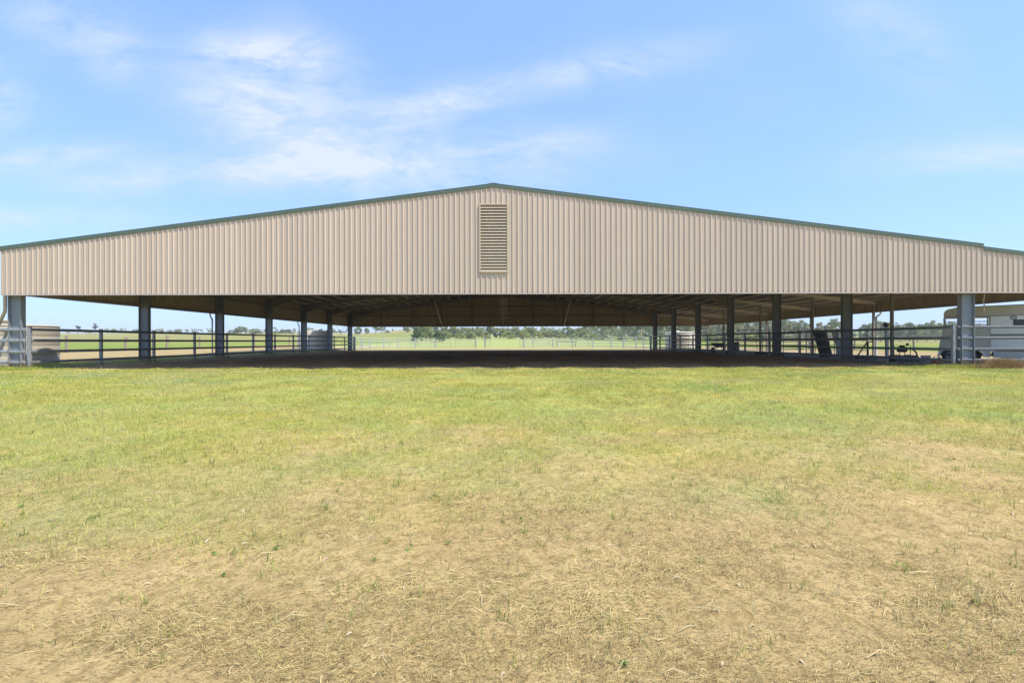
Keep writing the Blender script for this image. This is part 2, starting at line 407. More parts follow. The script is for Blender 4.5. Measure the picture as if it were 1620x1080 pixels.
me = big_mesh('ground', np.stack([gx, gy, GZ.ravel()], -1), quads.ravel(), np.full(len(quads), 4), ground_material(), cc, smooth=True)
a = me.attributes.new('cover', 'FLOAT', 'POINT'); a.data.foreach_set('value', np.clip(cvr, 0, 1).astype(np.float32))
g = bpy.data.objects.new('ground', me); col.objects.link(g); tag(g, kind='structure')

# ------------------------------------------------------------------ the shed
YF, YR = 17.72, 56.34          # front and rear sheeting
XE, XL = 19.03, 25.55          # main eave, lean-to eave
BAYS = [18.0 + 6.34*k for k in range(7)]
CX = 18.77
RIDGE = 0.10
ZB = 2.93
def zroof(x):                  # top of the roof sheeting
    if x <= XE+0.12: return 7.19 - 0.1255*abs(x-RIDGE)
    return 7.19 - 0.1255*abs(x-RIDGE) - 0.11
shed = empty('arena_shed', (0, 18.0, 0))
tag(shed, 'long open-sided steel arena shed with cream ribbed gable and green roof edge', 'shed')

def corr_profile(a0, a1, pitch=0.2032, h=0.029):
    out = []; k = 0
    while a0+k*pitch < a1:
        b = a0+k*pitch
        for da, d in ((0.0, 0), (0.060, 0.0), (0.064, 0.0025), (0.072, 0.0025), (0.076, 0), (0.134, 0), (0.153, h), (0.179, h), (0.198, 0)):
            if b+da < a1: out.append((b+da, d))
        k += 1
    out.append((a1, 0)); return out

def wall(name, axis, a0, a1, plane, sgn, zb, ztop, material, hole=None, breaks=()):
    """ribbed wall sheet 3 mm thick; ribs stand out on side sgn"""
    vs, fs, inner = [], [], []
    prof = corr_profile(a0, a1)
    if hole:
        prof = sorted(prof + [(hole[0], 0), (hole[1], 0)])
    def P(a, d, z):
        return (a, plane+sgn*d, z) if axis == 'x' else (plane+sgn*d, a, z)
    th = 0.003
    def strip(pts, zlo, zhi):
        for side, off in ((0, 0.0), (1, -th)):
            b = len(vs)
            for (a, d) in pts:
                vs.append(P(a, d+off, zlo(a))); vs.append(P(a, d+off, zhi(a)))
            for i in range(len(pts)-1):
                f = (b+2*i, b+2*i+2, b+2*i+3, b+2*i+1)
                fs.append(f if side == 0 else f[::-1]); inner.append(side)
    if hole:
        h0, h1, z0, z1 = hole
        strip([p for p in prof if p[0] <= h0], lambda a: zb, ztop)
        strip([p for p in prof if p[0] >= h1], lambda a: zb, ztop)
        mid = [p for p in prof if h0 <= p[0] <= h1]
        strip(mid, lambda a: zb, lambda a: z0); strip(mid, lambda a: z1, ztop)
    else:
        strip(prof, lambda a: zb, ztop)
    me = bpy.data.meshes.new(name); me.from_pydata(vs, [], fs); me.materials.append(material)
    at = me.attributes.new('inside', 'FLOAT', 'FACE'); at.data.foreach_set('value', np.array(inner, np.float32))
    me.transform(shed.matrix_basis.inverted())
    o = bpy.data.objects.new(name, me); col.objects.link(o); o.parent = shed
    return o
LV = (-0.40, 0.62, 3.82, 6.38)
fw = wall('gable_wall', 'x', -XE, XL, YF, -1, ZB, lambda a: zroof(a)-0.03, M['wall'], LV)
fw['label'] = 'cream ribbed front gable wall with rust-speckled screws'
rw = wall('gable_wall', 'x', -XE, XL, YR, 1, ZB+0.03, lambda a: zroof(a)-0.03, M['wall'], LV)
rw['label'] = 'dim rear gable wall seen from inside'
wall('side_wall', 'y', YF+0.03, YR-0.03, -XE, -1, ZB+0.04, lambda a: zroof(XE)-0.05, M['wall_y'])
wall('side_wall', 'y', YF+0.03, YR-0.03, XL, 1, ZB+0.04, lambda a: zroof(XL)-0.05, M['wall_y'])

def roof(name, xa, xb, drop=None):
    prof = corr_profile(YF-0.02, YR+0.02); vs, fs, inn = [], [], []
    for side, off in ((0, 0.0), (1, -0.004)):
        b = len(vs)
        for (a, d) in prof:
            za = zroof(xa) if drop is None else 7.19-0.1255*abs(xa-RIDGE)-drop
            vs.append((xa, a, za-0.025+d*0.8+off)); vs.append((xb, a, zroof(xb)-0.025+d*0.8+off))
        for i in range(len(prof)-1):
            f = (b+2*i, b+2*i+1, b+2*i+3, b+2*i+2)
            fs.append(f if (side == 0) == (xb > xa) else f[::-1]); inn.append(side)
    me = bpy.data.meshes.new(name); me.from_pydata(vs, [], fs); me.materials.append(M['roof'])
    at = me.attributes.new('inside', 'FLOAT', 'FACE'); at.data.foreach_set('value', np.array(inn, np.float32))
    me.transform(shed.matrix_basis.inverted())
    o = bpy.data.objects.new(name, me); col.objects.link(o); o.parent = shed
roof('roof', RIDGE, -XE-0.14); roof('roof', RIDGE, XE+0.12); roof('roof', XE-0.22, XL+0.14, 0.11)
# green barge flashing on both gables: folded strip with a drip edge
def barge(y, sgn, pts):
    m = MB()
    for (xa, xb) in pts:
        za, zb_ = zroof(xa), zroof(xb)
        for (d0, d1, t) in ((-0.118, 0.02, 0.006), (-0.075, -0.005, 0.011), (0.02, 0.028, 0.018)):
            y0, y1 = y+sgn*0.035, y+sgn*(0.035+t)
            m.prism([(xa, za+d0), (xb, zb_+d0), (xb, zb_+d1), (xa, za+d1)], 'y', min(y0, y1), max(y0, y1))
        m.prism([(xa, za+0.0285), (xb, zb_+0.0285), (xb, zb_+0.034), (xa, za+0.034)], 'y', y-sgn*0.15 if sgn > 0 else y-0.035-0.018, y+0.15 if sgn < 0 else y+0.053)
    return m.build('barge_capping', M['green'], shed)
for y, s in ((YF, -1), (YR, 1)):
    barge(y, s, [(-XE-0.16, RIDGE), (RIDGE+0.001, XE+0.115)])
    barge(y+s*0.004, s, [(XE+0.1205, XL+0.16)])
m = MB(); m.prism([(RIDGE-0.2, zroof(RIDGE-0.2)+0.036), (RIDGE, zroof(RIDGE)+0.038), (RIDGE+0.2, zroof(RIDGE+0.2)+0.036), (RIDGE+0.2, zroof(RIDGE+.2)+0.046), (RIDGE, zroof(RIDGE)+0.05), (RIDGE-0.2, zroof(RIDGE-.2)+0.046)], 'y', YF-0.05, YR+0.05)
m.build('ridge_capping', M['green'], shed)
# bottom lip and corner trims
for y, s in ((YF, -1), (YR, 1)):
    m = MB()
    m.prism([(y+s*0.001, ZB-0.012), (y+s*0.040, ZB-0.018), (y+s*0.040, ZB+0.030), (y+s*0.036, ZB+0.030), (y+s*0.034, ZB-0.008), (y+s*0.001, ZB-0.006)][::1], 'x', -XE-0.01, XL+0.01)
    m.build('sill_trim', M['cream'], shed)
m = MB()
for x in (-XE-0.012, XL+0.012):
    m = MB(); m.box(x-0.012, x+0.012, YF-0.034, YF+0.10, ZB, zroof(x)-0.12)
    m.build('corner_trim', M['cream'], shed)
# screw heads along the foot of each rib
m = MB(); x = -XE+0.168
while x < XL:
    for dx in (-0.045,):
        if random.random() < (0.9 if x > -3 else 0.35):
            m.lathe([(0.016, 0), (0.016, 0.006), (0.009, 0.011)], 0, 0, 6, cap=True)
            nverts = 18
            # turn the last six-sided head to face the camera side and move it on to the sheet
            for q in range(len(m.v)-nverts-6, len(m.v)):
                vx, vy, vz = m.v[q]; m.v[q] = (x+dx+vx, YF-vz, ZB+0.095+vy)
    x += 0.2032
o = m.build('wall_screws', M['rust'], shed); o['kind'] = 'stuff'
# louvre vents
for y, s in ((YF, -1), (YR, 1)):
    x0, x1, z0, z1 = LV
    m = MB(); ya, yb = sorted((y+s*0.052, y-s*0.09))
    m.box(x0-0.055, x0, ya, yb, z0-0.06, z1+0.05); m.box(x1, x1+0.055, ya, yb, z0-0.06, z1+0.05)
    m.box(x0, x1, ya, yb, z1, z1+0.05); m.box(x0, x1, ya-0.012 if s < 0 else ya, yb if s < 0 else yb+0.012, z0-0.06, z0)
    vent = m.build('louvre_vent', M['louvre'], shed)
    sl = MB(); n = 22; p = (z1-z0)/n
    for k in range(n):
        zc = z0+p*(k+0.36)
        e = 0.007 if s < 0 else 0.028
        sl.prism([(y+s*0.045, zc-0.046-e), (y+s*0.047, zc-0.034-e), (y-s*0.028, zc+0.050+e), (y-s*0.034, zc+0.046+e)], 'x', x0+0.001, x1-0.001)
    sl2 = sl.build('louvre_slats', M['louvre'])
    sl2.data.transform(shed.matrix_basis.inverted()); sl2.parent = vent

# portal frames
def column_mesh(x, y):
    m = MB(); s = 1 if x > 0 else -1
    ztop = zroof(x)-0.20
    for sx in (-1, 1):
        m.box(x+sx*0.245-0.010, x+sx*0.245+0.010, y-0.10, y+0.10, 0.06, ztop)
    m.box(x-0.235, x+0.235, y-0.007, y+0.007, 0.06, ztop-0.01)
    m.box(x-0.36, x+0.36, y-0.19, y+0.19, 0.03, 0.06)
    for sx in (-1, 1):                       # base gussets and bolts
        for dy in (-0.13, 0.13): m.box(x+sx*0.31-0.018, x+sx*0.31+0.018, y+dy-0.018, y+dy+0.018, 0.06, 0.10)
    for dz in (1.25, 2.45, 3.4): m.box(x-0.234, x+0.234, y-0.095, y-0.008, dz, dz+0.01) if dz > 3 else None
    return m
for y in BAYS:
    for s in (-1, 1):
        c = column_mesh(s*CX, y).build('column', M['column'], shed)
        m = MB(); m.box(s*CX-0.5, s*CX+0.5, y-0.36, y+0.36, -0.3, 0.028)
        f = m.build('footing', M['conc']); f.data.transform(shed.matrix_basis.inverted()); f.parent = c
        xa = s*(CX-0.25); xb = RIDGE
        m = MB(); d = 0.30
        m.ibeam((xa, y, zroof(xa)-0.19-d/2), (xb, y, zroof(xb)-0.19-d/2), d, 0.165)
        xh = s*(CX-3.0)                      # haunch under the rafter at the knee
        m.prism([(xa, zroof(xa)-0.19-d), (xa, zroof(xa)-0.19-d-0.36), (xh, zroof(xh)-0.19-d-0.002)], 'y', y-0.006, y+0.006)
        m.bar((xa, y, zroof(xa)-0.19-d-0.365), (xh, y, zroof(xh)-0.19-d-0.008), 0.16, 0.012)
        m.build('rafter', M['rafter'], shed)
    # lean-to rafter, stall post, outer post
    m = MB(); xa, xb = CX+0.26, XL-0.08
    m.ibeam((xa, y, zroof(xa+.5)-0.21-0.10), (xb, y, zroof(xb)-0.21-0.10), 0.20, 0.10)
    m.build('rafter', M['purlin'], shed)
    if y > 18.5:
      m = MB(); m.box(21.13, 21.25, y-0.06, y+0.06, 0.09, zroof(21.2)-0.41); m.box(21.03, 21.35, y-0.16, y+0.16, 0.085, 0.10)
      m.build('stall_post', M['rafter'], shed)
    m = MB(); m.box(XL-0.30, XL-0.18, y-0.06, y+0.06, 0.09, zroof(XL)-0.40); m.box(XL-0.40, XL-0.08, y-0.16, y+0.16, 0.085, 0.10)
    m.build('outer_post', M['rafter'], shed)
# purlins: C sections running the length of the shed
def purlin(x):
    m = MB(); z = zroof(x)-0.034; y0, y1 = YF+0.06, YR-0.06
    s = 1 if x > RIDGE else -1
    m.box(x-0.004, x+0.004, y0, y1, z-0.15, z)
    xa, xb = sorted((x+s*0.004, x-s*0.075)); xa, xb = (x-0.079, x-0.004) if s > 0 else (x+0.004, x+0.079)
    m.box(xa, xb, y0, y1, z-0.15, z-0.146); m.box(xa, xb, y0, y1, z-0.004, z)
    m.build('purlin', M['purlin'], shed)
for k in range(16):
    for s in (-1, 1): purlin(RIDGE+s*(0.45+1.215*k))
for k in range(6): purlin(19.55+1.14*k)
# girts and hung wall posts
def girt(p, q): 
    m = MB(); m.bar(p, q, 0.07, 0.14); return m.build('girt', M['rafter'], shed)
for z in (ZB+0.10, 4.28):
    girt((-XE+0.06, YR-0.09, z), (XE-0.06, YR-0.09, z))
girt((-11.5, YR-0.09, 5.45), (11.5, YR-0.09, 5.45))
girt((XE, YR-0.09, ZB+0.10), (XL-0.06, YR-0.09, ZB+0.10))
girt((-XE+0.06, YF+0.07, ZB+0.10), (XL-0.06, YF+0.07, ZB+0.10))
for x in (-XE+0.07, XL-0.07):
    for z in (ZB+0.12,) + ((4.1,) if x < 0 else ()): girt((x, YF+0.12, z), (x, YR-0.14, z))
for k in range(1, 10):
    x = -CX + k*CX/5.0
    for y in (YR-0.22, YF+0.19):
        m = MB(); m.box(x-0.075, x+0.075, y-0.09, y+0.09, ZB+0.04, zroof(x)-0.34)
        m.build('wall_post', M['rafter'], shed)
for x in (-7.45, 0.05, 7.6):                   # pale struts from the last rafter down to the rear wall foot
    m = MB(); m.bar((x, BAYS[5]+0.1, zroof(x)-0.50), (x, YR-0.16, ZB+0.15), 0.09, 0.07)
    m.build('strut', M['purlin'], shed)
# rod bracing in the rear side bays
for s in (-1, 1):
    for (ya, yb) in ((BAYS[5], BAYS[6]), (BAYS[6], BAYS[5])):
        m = MB(); m.tube([(s*(CX+(0.03 if ya < yb else -0.03)), ya, 0.12), (s*(CX+(0.03 if ya < yb else -0.03)), yb, 3.9)], 0.014, 6)
        m.build('brace_rod', M['rafter'], shed)
# gutters and downpipes
for x in (-XE-0.20, XL+0.20):
    m = MB(); s = 1 if x > 0 else -1; z = zroof(x-s*0.2)-0.03
    m.sweep([(x, YF-0.03, z-0.06), (x, YR+0.03, z-0.06)], [(-0.06,-0.05),(0.06,-0.05),(0.06,0.05),(0.056,0.05),(0.056,-0.046),(-0.056,-0.046),(-0.056,0.05),(-0.06,0.05)])
    m.build('gutter', M['cream'], shed)
def downpipe(pts, material, r=0.045):
    m = MB(); m.tube(pts, r, 10); return m.build('downpipe', material, shed)
for y in (BAYS[2], BAYS[4]):
    xo = -CX-0.36
    downpipe([(-XE-0.19, y-0.28, 4.5), (-XE-0.20, y-0.28, ZB+0.05), (-XE-0.20, y-0.28, ZB-0.10), (xo, y-0.22, ZB-0.34), (xo, y-0.22, 0.25), (xo-0.25, y-0.30, 0.08)], M['pipe'], 0.05)
    xo = XL-0.10
    downpipe([(XL+0.19, y-0.05, 3.7), (XL+0.20, y-0.05, ZB+0.10), (XL+0.20, y-0.05, ZB-0.05), (xo, y-0.05, ZB-0.28), (xo, y-0.05, 0.10)], M['pipe_dk'] if False else M['pipe'], 0.06)
downpipe([(-XE-0.07, YF+0.16, 4.5), (-XE-0.07, YF+0.16, 2.5), (-XE-0.10, YF+0.18, 2.30), (-20.4, YF+1.0, 1.62), (-21.8, 20.4, 1.60)], M['cream'], 0.058)
downpipe([(-XE-0.15, YR-0.2, 4.4), (-XE-0.15, YR-0.2, 2.45), (-XE-0.22, YR-0.4, 2.32), (-20.4, 51.6, 2.16)], M['pipe_dk'], 0.055)
downpipe([(XL+0.12, YR+0.1, 3.9), (XL+0.12, YR+0.1, 2.5), (XL+0.02, YR+0.3, 2.38), (24.0, 59.6, 2.22)], M['tank_cream'], 0.055)

# concrete: lean-to floor slab and the edge strip on the other side
m = MB(); m.bbox(18.52, XL+0.35, 18.45, YR+0.1, -0.4, 0.084, 0.012)
o = m.build('concrete_path', M['conc']); o.name = 'pavement'; tag(o, kind='structure')
m = MB(); m.bbox(-19.30, -18.98, 17.95, 23.6, -0.3, 0.05, 0.01)
o = m.build('kerb', M['conc']); tag(o, kind='structure')

# ------------------------------------------------------------------ rail fences
RAILS = (0.30, 0.725, 1.165, 1.60)
def rail_fence(label, posts, material, rails=RAILS, h=1.70, pw=0.11, rail=(0.021, 0.057), post_mat=None, cat='fence', group=None, skip_ends=False, name='rail_fence', hs=None):
    zs = [float(terrain(x, y)) if abs(x) > 19 else 0.0 for x, y in posts]
    root = empty(name, (posts[0][0], posts[0][1], 0))
    tag(root, label, cat, group)
    for i, (x, y) in enumerate(posts):
        if skip_ends and i == 0: continue
        m = MB(); w = pw/2; z = zs[i]
        m.bbox(x-w, x+w, y-w, y+w, z-0.3, z+h, 0.008)
        m.box(x-w-0.004, x+w+0.004, y-w-0.004, y+w+0.004, z+h+0.0005, z+h+0.008)
        m.build('post', post_mat or material, root)
    # rails pass on the arena side of the posts
    n = 12; sec = [(rail[0]*math.cos(2*math.pi*k/n), rail[1]*math.copysign(abs(math.sin(2*math.pi*k/n))**0.6, math.sin(2*math.pi*k/n))) for k in range(n)]
    P = [Vector((x, y, 0)) for x, y in posts]
    off = []
    for i in range(len(P)):
        t = (P[min(i+1, len(P)-1)]-P[max(i-1, 0)]).normalized()
        nrm = Vector((-t.y, t.x, 0))
        if nrm.dot(Vector((0, 36, 0))-P[i]) < 0: nrm = -nrm
        if skip_ends: nrm = Vector((0, -1, 0))
        off.append(P[i]+nrm*(pw/2+rail[0]+0.001))
    for rz in rails:
        m = MB(); m.sweep([(p.x, p.y, zs[i]+rz) for i, p in enumerate(off)], sec, smooth=True)
        m.build('rail', material, root)
    return root
FX = 18.32
side = [18.05 + 3.17*k for k in range(13)]
rail_fence('grey four-rail steel fence along the left row of shed columns', [(-FX, y) for y in side], M['galv_dk'], post_mat=M['galv'])
rail_fence('grey four-rail steel fence along the right row of shed columns', [(FX, y) for y in side], M['galv_dk'], post_mat=M['galv'])
rail_fence('bright four-rail steel fence running left from the front-left shed corner', [(-FX-0.058, 18.02), (-21.6, 18.02), (-24.9, 18.02)], M['galv'], skip_ends=True)
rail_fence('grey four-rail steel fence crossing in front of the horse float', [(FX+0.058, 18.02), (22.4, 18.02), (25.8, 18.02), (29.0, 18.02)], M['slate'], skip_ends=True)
X = lambda px, Y: (px-803)/720*Y + CAMX
rail_fence('pale rail fence curving from the left shed corner to the far gateway', [(-FX, 56.4), (X(559, 60.5), 60.5), (X(572, 67), 67), (X(585, 73.5), 73.5), (X(607, 78), 78), (X(629, 79.3), 79.3), (X(657, 79.6), 79.6), (X(688, 79.6), 79.6)], M['galv_lt'], pw=0.15)
rail_fence('pale rail fence curving from the far gateway to the right shed corner', [(X(828.5, 79.4), 79.4), (X(843, 79.3), 79.3), (X(874, 79), 79), (X(905, 78.4), 78.4), (X(937.5, 77), 77), (X(966.5, 73.5), 73.5), (X(986.5, 69.5), 69.5), (X(1006, 65), 65), (X(1018, 61), 61), (FX, 56.4)], M['galv_lt'], pw=0.15)
# gates in the far fence
def gate(label, p, q, z0=0.18, h=1.38, nr=5, mid=True, material=None, posts=(), name='farm_gate', cat='gate', group=None):
    material = material or M['galv']
    root = empty(name, (p[0], p[1], 0)); tag(root, label, cat, group)
    a, b = Vector((*p, 0)), Vector((*q, 0)); m = MB()
    for t in (0, 1):
        c = a.lerp(b, t); m.tube([(c.x, c.y, z0), (c.x, c.y, z0+h)], 0.03, 8)
    if mid: c = a.lerp(b, 0.5); m.tube([(c.x, c.y, z0), (c.x, c.y, z0+h)], 0.022, 8)
    for zz in (z0+0.02, z0+h-0.02): m.tube([(a.x, a.y, zz), (b.x, b.y, zz)], 0.027, 8)
    m.build('gate_frame', material, root)
    for k in range(1, nr-1):
        zz = z0+h*k/(nr-1); m = MB(); m.tube([(a.x, a.y, zz), (b.x, b.y, zz)], 0.021, 8); m.build('rail', material, root)
    for (x, y) in posts:
        m = MB(); m.bbox(x-0.08, x+0.08, y-0.08, y+0.08, -0.2, 1.72, 0.008); m.build('post', M['galv'], root)
    return root
gate('long five-bar steel gate closed across the far fence, left of the gap', (X(689.5, 79.5), 79.5), (X(751, 79.5), 79.5), posts=[(X(752.5, 79.5), 79.5), (X(766.5, 79.5), 79.5)])
gate('short steel gate swung open on the left side of the far gap', (X(767.5, 79.6), 79.6), (X(775.5, 81.2), 81.2), mid=False)
gate('short steel gate swung open on the right side of the far gap', (X(827.5, 79.5), 79.5), (X(822, 81.0), 81.0), mid=False)
# thin wire fence in the paddock beyond
root = empty('wire_fence', (X(560, 100), 100, 0)); tag(root, 'thin wire fence with short dark steel posts in the paddock beyond', 'fence')
wp = [(X(px, 100), 100.0) for px in (540, 572, 596, 616, 661, 712, 868, 930, 985, 1040, 1100)]
for (x, y) in wp:
    m = MB(); z = float(terrain(x, y)); m.prism([(x-0.03, y-0.03), (x+0.03, y-0.03), (x+0.004, y-0.02), (x+0.004, y+0.03), (x-0.004, y+0.03), (x-0.004, y-0.02)], 'z', z-0.2, z+1.25); m.build('post', M['dark'], root)
for zz in (0.5, 0.85, 1.2):
    for seg in (wp[:6], wp[6:]):
        m = MB(); m.tube([(x, y, float(terrain(x, y))+zz) for x, y in seg], 0.006, 4); m.build('wire', M['galv'], root)
# timber post-and-wire fences either side
def timber_fence(label, pts, hs):
    root = empty('timber_post_fence', (pts[0][0], pts[0][1], 0)); tag(root, label, 'fence')
    tops = []
    for i, (x, y) in enumerate(pts):
        z = float(terrain(x, y)); h = hs*(0.94+0.12*random.random()); lx, ly = random.uniform(-0.05, 0.14), random.uniform(-.05, .05)
        m = MB(); r = 0.10; n = 9
        m.tube([(x, y, z-0.3), (x+lx*0.5, y+ly*.5, z+h*0.5), (x+lx, y+ly, z+h)], r*random.uniform(0.85, 1.1), 9)
        m.build('post', M['timber'], root); tops.append((x, y, z, lx, h))
    for f in (0.35, 0.65, 0.92):
        m = MB(); m.tube([(x+lx*f-0.1, y, z+h*f) for (x, y, z, lx, h) in tops], 0.005, 4); m.build('wire', M['galv_dk'], root)
timber_fence('leaning grey timber posts with wire between worn yard and green strip on the left', [(-33.2, y) for y in (30.5, 34.9, 40.2, 45.2, 50.0, 60.8, 70.5, 80.5)], 1.3)
timber_fence('grey timber posts with wire edging the paddock right of the lean-to', [(41.0, y) for y in (34, 45.2, 53, 61, 70, 80)], 1.28)

# ------------------------------------------------------------------ water tanks
def tank(label, x, y, r, h, material, lid=(0, 0), n=56):
    z = float(terrain(x, y)) if abs(x) > 19 else 0.0
    root = empty('water_tank', (x, y, z)); tag(root, label, 'water tank')
    prof = [(r*0.99, z-0.05)]
    k = int(h/0.42)
    for i in range(k):
        a, b = z+h*i/k, z+h*(i+1)/k
        prof += [(r, a+0.012), (r, b-0.030), (r-0.006, b-0.018), (r-0.006, b-0.006)]
    prof += [(r+0.012, z+h), (r+0.012, z+h+0.05), (r-0.05, z+h+0.08)]
    m = MB(); m.lathe(prof, x, y, n, cap=False); m.build('tank_wall', material, root)
    m = MB(); m.lathe([(r-0.05, z+h+0.08), (r*0.6, z+h+0.12), (0.35, z+h+0.16), (0.02, z+h+0.165)], x, y, n); m.build('tank_roof', material, root)
    lx, ly = x+lid[0], y+lid[1]; zl = z+h+0.06
    m = MB(); m.lathe([(0.36, zl), (0.36, zl+0.16), (0.39, zl+0.165), (0.39, zl+0.20), (0.30, zl+0.235), (0.02, zl+0.245)], lx, ly, 24); m.build('lid', material, root)
    m = MB(); m.tube([(x+r*0.25, y-r*0.97, z+0.18), (x+r*0.25, y-r*0.97-0.22, z+0.18)], 0.035, 8); m.build('outlet_tap', M['dark'], root)
tank('beige ribbed water tank behind the front-left column, nearest of the tanks', -22.95, 21.6, 1.68, 1.80, M['tank_beige'], (0.75, -0.75))
tank('cream water tank outside the left side wall near the rear', -21.05, 51.0, 1.72, 2.02, M['tank_cream'], (0.5, 0.2))
tank('cream water tank behind the rear wall of the lean-to', 23.45, 60.0, 1.95, 2.15, M['tank_cream'], (-0.5, 0.2))

# ------------------------------------------------------------------ horse float under the lean-to, parked at an angle
FZ = 0.084
fl = empty('horse_float', (20.5, 21.0, FZ), R(-45)); tag(fl, 'white horse float with barred upper openings parked under the lean-to', 'horse float')
QC = math.sqrt(0.5)
def fput(m, name, material, parent=None):
    """geometry is written as (along the float, across it, height)"""
    m.v = [(20.5+QC*a+QC*b, 21.0-QC*a+QC*b, c) for a, b, c in m.v]
    o = m.build(name, material, parent or fl)
    if parent is not None and parent is not fl:
        o.data.transform(parent.matrix_basis); o.data.transform(fl.matrix_basis.inverted())
    return o
LEN, WID = 3.5, 2.0
m = MB(); m.prism([(0.20, 2.12), (0.18, 2.27), (0.21, 2.38), (0.28, 2.47), (0.40, 2.52), (0.7, 2.545), (LEN-0.5, 2.56), (LEN-0.15, 2.50), (LEN, 2.30), (LEN, 2.12)], 'y', 0.04, WID-0.04)
m.prism([(0.42, 2.528), (0.7, 2.553), (LEN-0.5, 2.568), (LEN-0.5, 2.61), (0.7, 2.60)], 'y', 0.3, WID-0.3)
fput(m, 'roof', M['putty'])
def arch(cx0, cx1, zc, r, n=8):
    return [(cx1 + r*math.cos(a), zc + r*math.sin(a)) for a in [i*math.pi/2/n for i in range(n+1)]] + [(cx0 - r*math.cos(a), zc + r*math.sin(a)) for a in [math.pi/2 - i*math.pi/2/n for i in range(n+1)]]
W0, W1, WR = 0.42, 1.08, 0.315
for near in (True, False):
    ya, yb = (0.0, 0.03) if near else (WID-0.03, WID)
    m = MB(); hole = arch(W0, W1, 0.34, 0.365)
    m.prism([(1.66, 0.34)] + hole + [(0.0, 0.50), (0.05, 0.95), (0.16, 1.62), (1.66, 1.62)], 'y', ya, yb); fput(m, 'side_panel', M['putty'])
    m = MB(); m.prism([(1.662, 0.595), (LEN, 0.595), (LEN, 2.118), (1.662, 2.118)], 'y', ya-0.002, yb+0.002); fput(m, 'front_panel', M['white'])
    m = MB(); m.prism([(1.75, 0.32), (LEN, 0.32), (LEN, 0.593), (1.75, 0.593)], 'y', ya-0.006, yb+0.006); fput(m, 'checker_panel', M['checker'])
    y0 = ya-0.009 if near else yb+0.003
    m = MB(); m.box(1.665, LEN-0.01, y0, y0+0.006, 1.26, 1.345); fput(m, 'stripe', M['timber_gy'])
    m = MB(); m.box(1.66, 1.668, y0, y0+0.006, 0.60, 2.11); fput(m, 'panel_seam', M['galv_dk'])
    y0 = ya-0.014 if near else yb+0.0075
    m = MB(); m.box(1.80, LEN-0.01, y0, y0+0.006, 0.605, 0.645); fput(m, 'rub_rail', M['dark'])
    m = MB(); m.box(0.20, LEN-0.02, ya-0.018 if near else yb+0.001, ya-0.001 if near else yb+0.018, 2.119, 2.145); fput(m, 'gutter_rail', M['galv_dk'])
    for xx in (0.175, 0.92, 1.60):
        m = MB(); m.box(xx, xx+0.045, ya+0.002, yb-0.002, 1.621, 2.119); fput(m, 'window_post', M['putty'])
    for zz in (1.71, 1.80, 1.93):
        m = MB(); m.tube([(0.20, (ya+yb)/2, zz), (1.66, (ya+yb)/2, zz)], 0.011, 8); fput(m, 'window_bar', M['galv_lt'])
    m = MB(); o_ = arch(W0, W1, 0.34, 0.45); i_ = arch(W0, W1, 0.34, 0.37)
    b0, b1 = (-0.10, -0.003) if near else (WID+0.003, WID+0.10)
    for k in range(len(o_)-1): m.prism([o_[k], o_[k+1], i_[k+1], i_[k]], 'y', b0, b1)
    fput(m, 'mudguard', M['white'])
    m = MB(); m.box(0.03, 0.06, -0.012 if near else WID+0.002, -0.002 if near else WID+0.012, 0.60, 0.75); fput(m, 'tail_light', M['rust'])
m = MB(); m.box(0.02, LEN, 0.032, WID-0.032, 0.40, 0.46); fput(m, 'chassis', M['dark'])
m = MB(); m.prism([(0.005, 0.50), (0.04, 0.50), (0.195, 1.62), (0.16, 1.62)], 'y', 0.031, WID-0.031); fput(m, 'tailgate', M['putty'])
m = MB(); m.box(1.625, 1.65, 0.031, WID-0.031, 0.465, 1.60); fput(m, 'breast_wall', M['white'])
def wheel(cx, cz, y0, y1, r, parent, put=None):
    t = MB(); n = 28; w = abs(y1-y0)
    prof = [(r*0.60, 0), (r*0.93, 0), (r, w*0.15), (r, w*0.85), (r*0.93, w), (r*0.60, w)]
    t.lathe(prof, 0, 0, n, cap=False); t.v = [(cx+a, y0+c, cz+b) for a, b, c in t.v]
    o = put(t, 'wheel', M['rubber']) if put else t.build('wheel', M['rubber'], parent)
    k = MB(); k.lathe([(r*0.6, 0.02), (r*0.52, 0.05), (r*0.2, 0.03), (0.01, 0.025)], 0, 0, n); k.v = [(cx+a, y0+c, cz+b) for a, b, c in k.v]
    if put: kk = put(k, 'rim', M['galv_dk'], o)
    else:
        kk = k.build('rim', M['galv_dk']); kk.data.transform(parent.matrix_basis.inverted()); kk.parent = o
for cx in (W0, W1, 2.28):
    for (ya, yb) in ((0.045, 0.25), (WID-0.25, WID-0.045)):
        if cx > 2 and ya > 1: continue
        wheel(cx, FZ+WR, ya, yb, WR, fl, fput)
m = MB(); m.bbox(2.36, 3.2, -0.02, -0.003, 1.74, 1.92, 0.006); w = fput(m, 'window', M['glass'])
m = MB()
for (a0, a1, b0, b1) in ((2.33, 3.23, 1.71, 1.739), (2.33, 3.23, 1.921, 1.95), (2.33, 2.359, 1.74, 1.92), (3.201, 3.23, 1.74, 1.92)): m.box(a0, a1, -0.026, -0.003, b0, b1)
fput(m, 'window_frame', M['dark'], w)
nn = 28
m = MB(); m.prism([(2.33+0.105*math.cos(2*math.pi*k/nn), 2.03+0.085*math.sin(2*math.pi*k/nn)) for k in range(nn)], 'y', -0.016, -0.003); b = fput(m, 'oval_badge', M['dark'])
m = MB(); m.prism([(2.33+0.085*math.cos(2*math.pi*k/nn), 2.03+0.065*math.sin(2*math.pi*k/nn)) for k in range(nn)], 'y', -0.021, -0.0165); fput(m, 'badge_face', M['galv'], b)

